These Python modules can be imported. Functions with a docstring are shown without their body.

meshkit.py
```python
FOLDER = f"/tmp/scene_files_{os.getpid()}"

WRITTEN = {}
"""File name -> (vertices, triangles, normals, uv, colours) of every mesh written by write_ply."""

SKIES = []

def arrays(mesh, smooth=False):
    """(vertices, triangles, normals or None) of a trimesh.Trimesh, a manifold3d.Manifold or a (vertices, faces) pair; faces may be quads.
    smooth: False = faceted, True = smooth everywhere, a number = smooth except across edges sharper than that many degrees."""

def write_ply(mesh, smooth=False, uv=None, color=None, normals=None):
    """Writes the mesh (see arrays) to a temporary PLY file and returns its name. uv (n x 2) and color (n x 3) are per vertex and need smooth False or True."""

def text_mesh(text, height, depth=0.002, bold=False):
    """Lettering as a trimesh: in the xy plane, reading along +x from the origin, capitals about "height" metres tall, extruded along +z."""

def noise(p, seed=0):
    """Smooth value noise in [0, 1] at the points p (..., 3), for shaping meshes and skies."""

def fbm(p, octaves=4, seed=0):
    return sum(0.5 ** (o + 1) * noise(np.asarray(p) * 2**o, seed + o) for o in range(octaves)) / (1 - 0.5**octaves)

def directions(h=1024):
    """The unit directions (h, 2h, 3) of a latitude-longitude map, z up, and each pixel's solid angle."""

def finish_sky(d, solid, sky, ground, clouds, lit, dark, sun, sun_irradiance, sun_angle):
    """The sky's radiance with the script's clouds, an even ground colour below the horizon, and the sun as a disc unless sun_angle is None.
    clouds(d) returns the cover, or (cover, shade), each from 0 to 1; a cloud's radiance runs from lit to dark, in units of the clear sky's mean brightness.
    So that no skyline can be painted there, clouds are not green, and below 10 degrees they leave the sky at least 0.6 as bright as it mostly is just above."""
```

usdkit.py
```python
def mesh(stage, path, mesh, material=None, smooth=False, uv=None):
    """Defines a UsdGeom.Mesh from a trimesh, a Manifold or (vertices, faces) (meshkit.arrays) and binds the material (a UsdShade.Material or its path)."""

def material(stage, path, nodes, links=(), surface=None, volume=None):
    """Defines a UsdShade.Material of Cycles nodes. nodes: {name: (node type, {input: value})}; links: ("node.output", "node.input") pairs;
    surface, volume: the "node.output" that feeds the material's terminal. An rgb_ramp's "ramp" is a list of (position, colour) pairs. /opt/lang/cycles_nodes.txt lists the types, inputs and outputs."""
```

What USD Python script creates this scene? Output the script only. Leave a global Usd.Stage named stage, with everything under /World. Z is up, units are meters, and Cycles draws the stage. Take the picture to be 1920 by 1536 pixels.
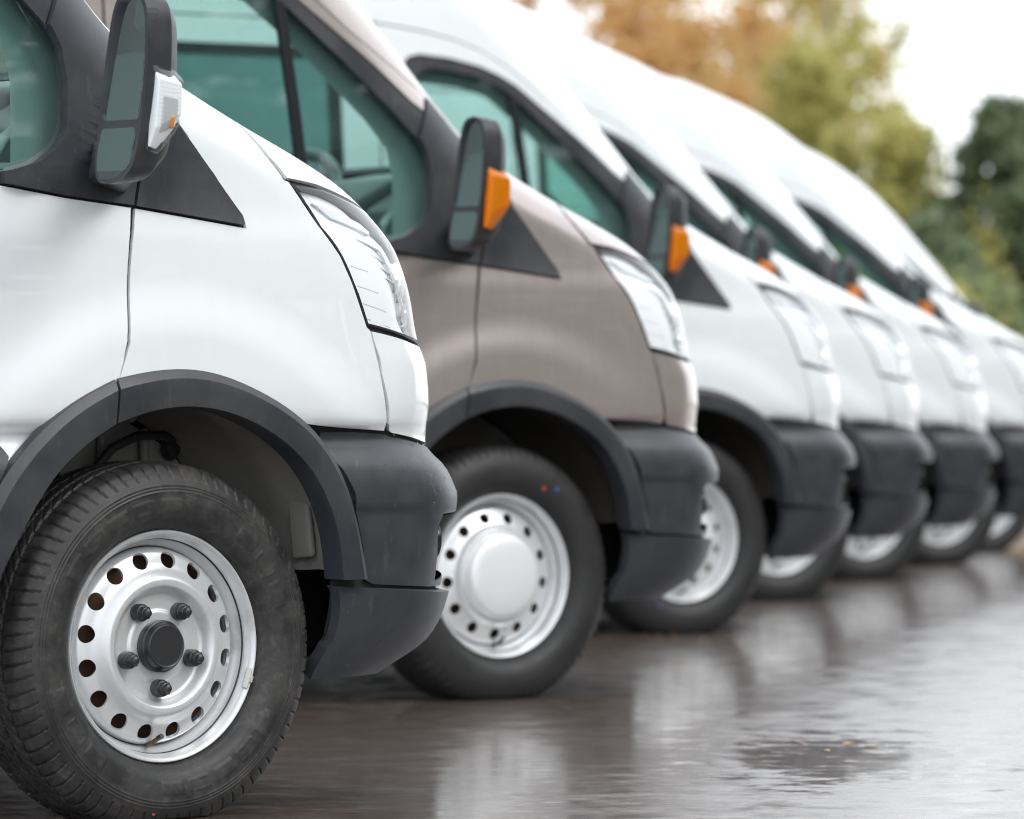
import math
import random
import numpy as np
import shapely
import shapely.affinity
from shapely.geometry import Polygon, box as sbox
from shapely.ops import unary_union
import mapbox_earcut as earcut
import manifold3d
import trimesh
from scipy.interpolate import PchipInterpolator
from pxr import Usd, UsdGeom, UsdLux, UsdShade, Sdf, Gf, Vt
import usdkit
import meshkit

stage = Usd.Stage.CreateInMemory()
UsdGeom.SetStageUpAxis(stage, 'Z')
UsdGeom.SetStageMetersPerUnit(stage, 1.0)
UsdGeom.Xform.Define(stage, '/World')
UsdGeom.Scope.Define(stage, '/World/Looks')

# ------------------------------------------------------------------ camera, sky, sun, exposure
CAM = np.array([-6.01474, -9.15277, 0.76299])
YAW = math.radians(40.0205)                 # from +Y towards +X
PITCH = 22 / 10000.0
EXPOSURE = 1.46
SUN_EL, SUN_AZ = math.radians(44), math.radians(158)   # azimuth as atan2(x, y)
cam = UsdGeom.Camera.Define(stage, '/World/camera')
fwd = np.array([math.sin(YAW) * math.cos(PITCH), math.cos(YAW) * math.cos(PITCH), math.sin(PITCH)])
rgt = np.array([math.cos(YAW), -math.sin(YAW), 0.0])
upv = np.cross(rgt, fwd)
m = Gf.Matrix4d(*[float(v) for row in ([*rgt, 0], [*upv, 0], [*(-fwd), 0], [*CAM, 1]) for v in row])
cam.AddTransformOp().Set(m)
cam.CreateHorizontalApertureAttr(36.0)
cam.CreateVerticalApertureAttr(28.8)
cam.CreateFocalLengthAttr(187.5)
cam.CreateFStopAttr(5.0)
cam.CreateFocusDistanceAttr(10.25)
cam.CreateClippingRangeAttr(Gf.Vec2f(0.1, 5000))
cam.CreateExposureAttr(EXPOSURE)

dome = UsdLux.DomeLight.Define(stage, '/World/sky')
sky = usdkit.material(stage, '/World/Looks/sky', {
    't': ('sky_texture', {'sky_type': 'single_scattering', 'sun_disc': False, 'sun_elevation': SUN_EL, 'sun_rotation': SUN_AZ, 'air_density': 1.0, 'aerosol_density': 2.0}),
    'tc': ('texture_coordinate', {}),
    'mp': ('mapping', {'scale': (1.0, 1.0, 2.2)}),
    'n': ('noise_texture', {'scale': 2.3, 'detail': 5.0, 'roughness': 0.55}),
    'cl': ('rgb_ramp', {'ramp': [(0.30, (6.4, 6.75, 7.1)), (0.70, (8.3, 8.5, 8.7))]}),
    'mx': ('mix_color', {'fac': 0.93}),
    'bg': ('background_shader', {'strength': 0.085}),
}, [('tc.generated', 'mp.vector'), ('mp.vector', 'n.vector'), ('n.fac', 'cl.fac'), ('t.color', 'mx.a'), ('cl.color', 'mx.b'), ('mx.result', 'bg.color')], surface='bg.background')
UsdShade.MaterialBindingAPI.Apply(dome.GetPrim()).Bind(sky)
sun = UsdLux.DistantLight.Define(stage, '/World/sun')
sun.CreateIntensityAttr(0.12)
sun.CreateAngleAttr(25.0)
sun.CreateColorAttr(Gf.Vec3f(1.0, 0.97, 0.93))
sun.GetPrim().CreateAttribute('inputs:normalize', Sdf.ValueTypeNames.Bool).Set(True)
sd = np.array([math.sin(SUN_AZ) * math.cos(SUN_EL), math.cos(SUN_AZ) * math.cos(SUN_EL), math.sin(SUN_EL)])
zx = np.cross([0, 0, 1.0], sd); zx /= np.linalg.norm(zx)
zy = np.cross(sd, zx)
sun.AddTransformOp().Set(Gf.Matrix4d(*[float(v) for row in ([*zx, 0], [*zy, 0], [*sd, 0], [*(sd * 50), 1]) for v in row]))

# ------------------------------------------------------------------ helpers
used = {}


def numbered(path):
    n = used.get(path, 0)
    used[path] = n + 1
    return path if n == 0 else f'{path}_{n:03d}'


def tag(prim, label=None, category=None, group=None, kind=None):
    for k, v in (('label', label), ('category', category), ('group', group), ('kind', kind)):
        if v:
            prim.SetCustomDataByKey(k, v)
    return prim


def thing(name, label, category, loc=(0, 0, 0), yaw=0.0, group=None):
    p = numbered('/World/' + name)
    x = UsdGeom.Xform.Define(stage, p)
    x.AddTranslateOp().Set(Gf.Vec3d(*map(float, loc)))
    x.AddRotateZOp().Set(math.degrees(yaw))
    tag(x.GetPrim(), label, category, group)
    return p


def group(name, parent, loc=None, rot=None):
    p = numbered(f'{parent}/{name}')
    x = UsdGeom.Xform.Define(stage, p)
    if loc is not None:
        x.AddTranslateOp().Set(Gf.Vec3d(*map(float, loc)))
    if rot is not None:
        x.AddRotateXYZOp().Set(Gf.Vec3f(*map(float, rot)))
    return p


def emit(name, parent, v, f, mat, n=None, label=None, kind=None):
    """One Mesh prim; n: normals per vertex, or a smoothing angle."""
    p = numbered(f'{parent}/{name}')
    if n is None or np.ndim(n) == 0:
        g = usdkit.mesh(stage, p, (v, f), mat, smooth=False if n is None else n)
    else:
        g = UsdGeom.Mesh.Define(stage, p)
        g.CreatePointsAttr(Vt.Vec3fArray.FromNumpy(np.asarray(v, np.float32)))
        g.CreateFaceVertexCountsAttr(Vt.IntArray.FromNumpy(np.full(len(f), 3, np.int32)))
        g.CreateFaceVertexIndicesAttr(Vt.IntArray.FromNumpy(np.asarray(f, np.int32).ravel()))
        g.CreateSubdivisionSchemeAttr('none')
        g.CreateNormalsAttr(Vt.Vec3fArray.FromNumpy(np.asarray(n, np.float32)))
        g.SetNormalsInterpolation('vertex')
        UsdShade.MaterialBindingAPI.Apply(g.GetPrim()).Bind(mat)
    tag(g.GetPrim(), label, kind=kind)
    return p


def tm(*ms):
    m_ = trimesh.util.concatenate(list(ms)) if len(ms) > 1 else ms[0]
    return np.array(m_.vertices), np.array(m_.faces)


def tri(q):
    q = np.asarray(q)
    return np.vstack([q[:, [0, 1, 2]], q[:, [0, 2, 3]]])


def bx(x0, x1, y0, y1, z0, z1):
    b = trimesh.creation.box([x1 - x0, y1 - y0, z1 - z0])
    b.apply_translation([(x0 + x1) / 2, (y0 + y1) / 2, (z0 + z1) / 2])
    return b


_ball = np.array(trimesh.creation.icosphere(1, 1.0).vertices)


def hull(points, r):
    """Rounded convex solid: hull of small balls at the points (r: one radius or one per point)."""
    pts = np.asarray(points, float)
    rr = np.broadcast_to(r, (len(pts),))
    allp = (pts[:, None] + _ball[None] * rr[:, None, None]).reshape(-1, 3)
    mm = manifold3d.Manifold.hull_points(allp).to_mesh()
    return trimesh.Trimesh(mm.vert_properties[:, :3], mm.tri_verts, process=False)


def tube(points, radius, sides=8, closed=False):
    p = np.asarray(points, float)
    if closed:
        t = np.roll(p, -1, 0) - np.roll(p, 1, 0)
    else:
        t = np.gradient(p, axis=0)
    t /= np.linalg.norm(t, axis=1, keepdims=True) + 1e-12
    a = np.cross(t, np.where(np.abs(t[:, 2:]) < 0.9, [0, 0, 1.0], [1.0, 0, 0]))
    a /= np.linalg.norm(a, axis=1, keepdims=True) + 1e-12
    b = np.cross(t, a)
    ang = np.arange(sides) * 2 * np.pi / sides
    rr = np.broadcast_to(radius, (len(p),))
    v = (p[:, None] + rr[:, None, None] * (np.cos(ang)[None, :, None] * a[:, None] + np.sin(ang)[None, :, None] * b[:, None])).reshape(-1, 3)
    n = len(p)
    i, j = np.meshgrid(np.arange(n if closed else n - 1), np.arange(sides), indexing='ij')
    i2 = (i + 1) % n
    q = np.stack([i * sides + j, i * sides + (j + 1) % sides, i2 * sides + (j + 1) % sides, i2 * sides + j], -1).reshape(-1, 4)
    f = tri(q)
    if not closed:
        e = (n - 1) * sides
        f = np.vstack([f, [[0, k + 1, k] for k in range(1, sides - 1)], [[e, e + k, e + k + 1] for k in range(1, sides - 1)]])
    return trimesh.Trimesh(v, f, process=False)


def lathe(profile, steps, axis='y', disp=None):
    """Profile (r, y) turned about the Y axis. disp(theta, k) -> radial and axial offset arrays."""
    pr = np.asarray(profile, float)
    th = np.arange(steps) * 2 * np.pi / steps
    r = np.repeat(pr[None, :, 0], steps, 0)
    y = np.repeat(pr[None, :, 1], steps, 0)
    if disp is not None:
        dr, dy = disp(th[:, None], pr)
        r = r + dr
        y = y + dy
    v = np.stack([r * np.cos(th)[:, None], y, r * np.sin(th)[:, None]], -1).reshape(-1, 3)
    k = len(pr)
    i, j = np.meshgrid(np.arange(steps), np.arange(k - 1), indexing='ij')
    i2 = (i + 1) % steps
    return trimesh.Trimesh(v, tri(np.stack([i * k + j, i * k + j + 1, i2 * k + j + 1, i2 * k + j], -1).reshape(-1, 4)), process=False)


def clip_grid(poly, xs, ys):
    """Triangulates a polygon along a grid: (points, triangles)."""
    pts, key, tris = [], {}, []

    def vid(x, y):
        k = (round(x, 7), round(y, 7))
        if k not in key:
            key[k] = len(pts)
            pts.append((x, y))
        return key[k]
    x0, y0, x1, y1 = poly.bounds
    xs = np.asarray([x for x in xs]); ys = np.asarray(ys)
    ix = np.arange(max(0, np.searchsorted(xs, x0) - 1), min(len(xs) - 1, np.searchsorted(xs, x1) + 1))
    iy = np.arange(max(0, np.searchsorted(ys, y0) - 1), min(len(ys) - 1, np.searchsorted(ys, y1) + 1))
    I, J = [a.ravel() for a in np.meshgrid(ix, iy, indexing='ij')]
    cells = shapely.box(xs[I], ys[J], xs[I + 1], ys[J + 1])
    shapely.prepare(poly)
    full = shapely.contains_properly(poly, cells)
    hit = shapely.intersects(poly, cells) & ~full
    for i, j in zip(I[full], J[full]):
        a, b, c, d = vid(xs[i], ys[j]), vid(xs[i + 1], ys[j]), vid(xs[i + 1], ys[j + 1]), vid(xs[i], ys[j + 1])
        tris += [(a, b, c), (a, c, d)]
    for g in shapely.intersection(poly, cells[hit]):
        for q in getattr(g, 'geoms', [g]):
            if q.geom_type != 'Polygon' or q.area < 1e-10:
                continue
            q = shapely.geometry.polygon.orient(q)
            rings = [np.array(q.exterior.coords)[:-1]] + [np.array(h.coords)[:-1] for h in q.interiors]
            allp = np.vstack(rings)
            t = earcut.triangulate_float64(allp, np.cumsum([len(x) for x in rings]).astype(np.uint32)).reshape(-1, 3)
            ids = [vid(*p) for p in allp]
            for a, b, c in t:
                A, B, Cc = allp[a], allp[b], allp[c]
                cr = (B[0] - A[0]) * (Cc[1] - A[1]) - (B[1] - A[1]) * (Cc[0] - A[0])
                if ids[a] != ids[b] and ids[b] != ids[c] and ids[a] != ids[c]:
                    tris.append((ids[a], ids[b], ids[c]) if cr > 0 else (ids[a], ids[c], ids[b]))
    return np.array(pts), np.array(tris, int)


def border(f):
    e = np.vstack([f[:, [0, 1]], f[:, [1, 2]], f[:, [2, 0]]])
    k = np.sort(e, 1)
    _, inv, cnt = np.unique(k, axis=0, return_inverse=True, return_counts=True)
    return e[cnt[inv.ravel()] == 1]


# ------------------------------------------------------------------ the van's outer surface (s: round the nose and back along the side, z: height)
_t = np.linspace(0, np.pi / 2, 4001)
_N = 2.5
_xi, _et = np.cos(_t) ** (2 / _N), np.sin(_t) ** (2 / _N)
_al = np.concatenate([[0], np.cumsum(np.hypot(np.diff(_xi) * .5, np.diff(_et)))])
_al /= _al[-1]


def tab(rows):
    a = np.array(rows, float)
    return PchipInterpolator(a[:, 0], a[:, 1], extrapolate=True)


HALF = tab([(.15, .86), (.25, .925), (.33, .962), (.42, .99), (.45, .992), (.5, .994), (.582, .996), (.604, 1.009), (.64, 1.011), (.675, 1.006), (.70, .994), (.733, .972), (.745, .974), (.757, .990), (.85, 1.0), (1.0, 1.0), (1.1, .996), (1.17, .985), (1.3, .975), (1.5, .962), (1.8, .935), (2.0, .912), (2.2, .885), (2.4, .84), (2.5, .80), (2.6, .73), (2.66, .66), (2.70, .55)])
LEN = tab([(.15, .5), (.75, .5), (1.0, .5), (1.2, .52), (1.42, .5), (1.6, .42), (2.1, .42), (2.3, .5), (2.5, .6), (2.7, .8)])
SIL = tab([(.15, .701), (.248, .789), (.344, .931), (.41, .966), (.445, .977), (.531, .999), (.58, 1.014), (.614, 1.019), (.64, 1.008), (.669, .99), (.72, .936), (.745, .937), (.796, .945), (.873, .938), (.928, .914), (1.016, .894), (1.103, .856), (1.173, .789), (1.228, .714), (1.283, .606), (1.337, .482), (1.392, .364), (1.44, .27), (1.505, .165), (1.6, .065), (1.774, -.10), (1.95, -.275), (2.1, -.43), (2.2, -.55), (2.3, -.70), (2.38, -.835), (2.44, -.96), (2.52, -1.17), (2.62, -1.5), (2.70, -2.2)])
_cs, _sn, _m = math.cos(math.radians(39.4)), math.sin(math.radians(39.4)), _N / (_N - 1)


def xc_of(z):
    a, w = LEN(z), HALF(z)
    return (_cs * SIL(z) + _sn * .6 - ((_cs * a) ** _m + (_sn * w) ** _m) ** (1 / _m)) / _cs


def sstep(a, b, x):
    t = np.clip((x - a) / (b - a), 0, 1)
    return t * t * (3 - 2 * t)


def extra(X, z):
    rho = np.hypot(X, z - .39)
    o = .018 * (1 - sstep(.53, .65, rho)) * sstep(.70, .78, z)                 # flared wing round the wheel
    return o


ARCHW = tab([(.15, .985), (.45, 1.0), (.80, 1.004), (1.2, 1.0), (3, 1.0)])


def surf(s, z, off=0.0, plain=False):
    s, z = np.broadcast_arrays(np.asarray(s, float), np.asarray(z, float))

    def P(s, z):
        a, w, xc = LEN(z), (ARCHW if plain else HALF)(z), xc_of(z)
        sc = np.clip(s, 0, 1)
        X = np.where(s <= 1, xc + a * np.interp(sc, _al, _xi), xc - (s - 1))
        Y = w * np.interp(sc, _al, _et) + (.012 if plain else extra(X, z) * sstep(.45, .75, s))
        return np.stack([X, -Y, z], -1)
    p = P(s, z)
    e = 1.5e-3
    n = np.cross(P(s + e, z) - P(np.maximum(s - e, 0), z), P(s, z + e) - P(s, z - e))
    n /= np.linalg.norm(n, axis=-1, keepdims=True) + 1e-12
    n *= np.where(np.sum(n * np.array([0.2, -1, 0]), -1, keepdims=True) < 0, -1, 1)
    return p + n * off, n


def s_of(X, z):
    X, z = np.asarray(X, float), np.asarray(z, float)
    a, xc = LEN(z), xc_of(z)
    return np.where(X < xc, 1 + xc - X, np.interp(-np.clip((X - xc) / a, 0, 1), -_xi, _al))


def dens(pts, step=.03, close=True):
    pts = [np.array(p, float) for p in pts]
    out = []
    for a, b in zip(pts, pts[1:] + pts[:1] if close else pts[1:]):
        n = max(1, int(math.ceil(np.hypot(*(b - a)) / step)))
        out += [a + (b - a) * k / n for k in range(n)]
    return np.array(out if close else out + [pts[-1]])


def XZ(pts, rnd=0.0):
    """Polygon given in side view (X, Z) -> polygon in (s, z)."""
    P = Polygon(pts)
    if rnd:
        P = P.buffer(-rnd, 24).buffer(rnd * 2, 24).buffer(-rnd, 24).simplify(.00012)
    d = dens(list(P.exterior.coords)[:-1])
    return Polygon(np.c_[s_of(d[:, 0], d[:, 1]), d[:, 1]]).buffer(0)


def SZ(pts):
    return Polygon(pts).buffer(0)


SG = np.concatenate([np.linspace(0, 1.5, 91), np.linspace(1.5, 2.7, 49)[1:], np.linspace(2.7, 7.2, 46)[1:]])
ZG = np.linspace(.14, 2.71, 172)
SGc = np.concatenate([np.linspace(0, 1.2, 41), np.linspace(1.2, 2.7, 26)[1:], np.linspace(2.7, 7.2, 16)[1:]])
ZGc = np.linspace(.14, 2.71, 66)


def panel(poly, off=0.0, flange=.018, gap=.0025, side='R', coarse=False, push=None):
    """A piece of body skin. side: R, L (mirrored) or C (both halves, joined at the centre)."""
    if side == 'C':
        sym = unary_union([poly, shapely.affinity.scale(poly, -1, 1, origin=(0, 0))]).buffer(1e-6)
        poly = sym.buffer(-gap, join_style=2).intersection(sbox(0, -1, 20, 5)) if gap else sym.intersection(sbox(0, -1, 20, 5))
    elif gap:
        poly = poly.buffer(-gap, join_style=2)
    polys = [g for g in getattr(poly, 'geoms', [poly]) if g.geom_type == 'Polygon' and g.area > 1e-5]
    V, Fc, Nn = [], [], []
    base_ = 0
    for g in polys:
        p2, f = clip_grid(g, SGc if coarse else SG, ZGc if coarse else ZG)
        p, n = surf(p2[:, 0], p2[:, 1], off)
        if push is not None:
            p = p + n * push(p, p2)[:, None]
        fn = np.cross(p[f[:, 1]] - p[f[:, 0]], p[f[:, 2]] - p[f[:, 0]])
        if np.mean(np.sum(fn * n[f[:, 0]], 1)) < 0:
            f = f[:, ::-1]
        V.append(p); Nn.append(n); Fc.append(f + base_)
        nb = len(p)
        if flange:
            e = border(f)
            if side == 'C':
                e = e[~((np.abs(p2[e[:, 0], 0]) < 1e-6) & (np.abs(p2[e[:, 1], 0]) < 1e-6))]
            a, b = e[:, 0], e[:, 1]
            q = np.stack([p[a], p[b], p[b] - n[b] * flange, p[a] - n[a] * flange], 1)
            on = np.cross(p[b] - p[a], n[a]); on /= np.linalg.norm(on, axis=1, keepdims=True) + 1e-12
            V.append(q.reshape(-1, 3)); Nn.append(np.repeat(on, 4, 0))
            k = np.arange(len(e))[:, None] * 4 + nb + base_
            Fc.append(np.vstack([k + [0, 3, 2], k + [0, 2, 1]]))
            nb += len(e) * 4
        base_ += nb
    V, Fc, Nn = np.vstack(V), np.vstack(Fc), np.vstack(Nn)
    if side == 'R':
        return V, Fc, Nn
    Vm, Nm, Fm = V * [1, -1, 1], Nn * [1, -1, 1], Fc[:, ::-1]
    if side == 'L':
        return Vm, Fm, Nm
    return np.vstack([V, Vm]), np.vstack([Fc, Fm + len(V)]), np.vstack([Nn, Nm])


def mirrored(v, f, n=None):
    return (v * [1, -1, 1], f[:, ::-1]) + ((n * [1, -1, 1],) if n is not None else ())

# ------------------------------------------------------------------ materials
def mat(name, nodes, links=(), surface='p.BSDF'):
    return usdkit.material(stage, '/World/Looks/' + name, nodes, links, surface=surface)


def simple(name, color, rough=.5, **kw):
    return mat(name, {'p': ('principled_bsdf', {'base_color': color, 'roughness': rough, **kw})})


def paint(name, color, metallic=0.0, rough=.32, flake=False):
    """Car paint under clear coat, with a faint film of road dirt and rain streaks."""
    nodes = {
        'g': ('geometry', {}),
        'mp': ('mapping', {'scale': (9.0, 9.0, 1.1)}),
        'n': ('noise_texture', {'scale': 3.0, 'detail': 6.0, 'roughness': .6}),
        'r': ('rgb_ramp', {'ramp': [(.40, (0, 0, 0)), (.9, (.22, .22, .22))]}),
        'dirt': ('mix_color', {'a': color, 'b': tuple(c * .80 + .015 for c in color)}),
        'rr': ('map_range', {'from_min': .3, 'from_max': .8, 'to_min': rough, 'to_max': rough + .05}),
        'wob': ('noise_texture', {'scale': 1.6, 'detail': 1.0}),
        'b': ('bump', {'strength': .02, 'distance': .02}),
        'p': ('principled_bsdf', {'metallic': metallic, 'coat_weight': .9, 'coat_roughness': .04, 'coat_ior': 1.5}),
    }
    links = [('g.position', 'mp.vector'), ('mp.vector', 'n.vector'), ('n.fac', 'r.fac'), ('r.color', 'dirt.fac'), ('dirt.result', 'p.base_color'),
             ('n.fac', 'rr.value'), ('rr.result', 'p.roughness'), ('g.position', 'wob.vector')]
    return mat(name, nodes, links)


def plastic(name, color, rough, speck=.5, dirt=(.16, .15, .14), scale=1.0):
    """Grained black plastic with dried splashes and pale scuffs."""
    nodes = {
        'tc': ('texture_coordinate', {}),
        'n': ('noise_texture', {'scale': 5.0 * scale, 'detail': 8.0, 'roughness': .62}),
        'r': ('rgb_ramp', {'ramp': [(.42, (0, 0, 0)), (.78, (1, 1, 1))]}),
        'mp': ('mapping', {'scale': (1.0, 1.0, .22)}),
        'n2': ('noise_texture', {'scale': 70.0 * scale, 'detail': 3.0}),
        'r2': ('rgb_ramp', {'ramp': [(.62, (0, 0, 0)), (.74, (1, 1, 1))]}),
        'mu': ('math', {'math_type': 'multiply', 'value2': speck}),
        'ad': ('math', {'math_type': 'multiply_add', 'value2': .28, 'value3': 0.0}),
        'c': ('mix_color', {'a': color, 'b': dirt}),
        'rr': ('map_range', {'from_min': .3, 'from_max': .75, 'to_min': rough - .06, 'to_max': rough + .16}),
        'n3': ('noise_texture', {'scale': 420.0, 'detail': 2.0}),
        'b': ('bump', {'strength': .30, 'distance': .0012}),
        'p': ('principled_bsdf', {'specular_ior_level': .5}),
    }
    links = [('tc.object', 'n.vector'), ('tc.object', 'mp.vector'), ('mp.vector', 'n2.vector'), ('n.fac', 'r.fac'), ('n2.fac', 'r2.fac'),
             ('r2.color', 'mu.value1'), ('r.color', 'ad.value1'), ('mu.value', 'ad.value3'), ('ad.value', 'c.fac'), ('c.result', 'p.base_color'),
             ('n.fac', 'rr.value'), ('rr.result', 'p.roughness'), ('tc.object', 'n3.vector'), ('n3.fac', 'b.height'), ('b.normal', 'p.normal')]
    return mat(name, nodes, links)


def rubber(name, color, dirt):
    nodes = {
        'tc': ('texture_coordinate', {}),
        'n': ('noise_texture', {'scale': 16.0, 'detail': 9.0, 'roughness': .72}),
        'r': ('rgb_ramp', {'ramp': [(.40, (0, 0, 0)), (.72, (1, 1, 1))]}),
        'n2': ('noise_texture', {'scale': 46.0, 'detail': 5.0, 'roughness': .7, 'distortion': .8}),
        'r2': ('rgb_ramp', {'ramp': [(.50, (0, 0, 0)), (.75, (1, 1, 1))]}),
        'mu': ('math', {'math_type': 'multiply'}),
        'ad': ('math', {'math_type': 'multiply_add', 'value2': .55}),
        'c': ('mix_color', {'a': color, 'b': dirt}),
        'b': ('bump', {'strength': .18, 'distance': .002}),
        'rr': ('map_range', {'from_min': .3, 'from_max': .75, 'to_min': .42, 'to_max': .72}),
        'p': ('principled_bsdf', {}),
    }
    links = [('tc.object', 'n.vector'), ('tc.object', 'n2.vector'), ('n.fac', 'r.fac'), ('n2.fac', 'r2.fac'), ('r.color', 'mu.value1'), ('r2.color', 'mu.value2'),
             ('mu.value', 'ad.value3'), ('r.color', 'ad.value1'), ('ad.value', 'c.fac'), ('c.result', 'p.base_color'), ('n2.fac', 'b.height'), ('b.normal', 'p.normal'),
             ('n.fac', 'rr.value'), ('rr.result', 'p.roughness')]
    return mat(name, nodes, links)


def pane(name, tint, rough=.0, ior=1.5):
    return mat(name, {'lw': ('layer_weight', {'blend': .5}), 'pw': ('math', {'math_type': 'power', 'value2': 5.0}), 'fr': ('map_range', {'from_min': 0.0, 'from_max': 1.0, 'to_min': .045, 'to_max': 1.0}), 't': ('transparent_bsdf', {'color': tint}), 'g': ('glossy_bsdf', {'color': (1, 1, 1), 'roughness': rough}), 'm': ('mix_closure', {})},
               [('lw.facing', 'pw.value1'), ('pw.value', 'fr.value'), ('fr.result', 'm.fac'), ('t.BSDF', 'm.closure1'), ('g.BSDF', 'm.closure2')], surface='m.closure')


def steel(name, color, rough, rust=.5):
    nodes = {
        'tc': ('texture_coordinate', {}),
        'n': ('noise_texture', {'scale': 7.0, 'detail': 8.0, 'roughness': .65}),
        'r': ('rgb_ramp', {'ramp': [(.58, (0, 0, 0)), (.80, (rust, rust, rust))]}),
        'c': ('mix_color', {'a': color, 'b': (.20, .155, .11)}),
        'rr': ('map_range', {'from_min': .3, 'from_max': .75, 'to_min': rough, 'to_max': rough + .18}),
        'p': ('principled_bsdf', {'metallic': .55}),
    }
    return mat(name, nodes, [('tc.object', 'n.vector'), ('n.fac', 'r.fac'), ('r.color', 'c.fac'), ('c.result', 'p.base_color'), ('n.fac', 'rr.value'), ('rr.result', 'p.roughness')])


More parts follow.
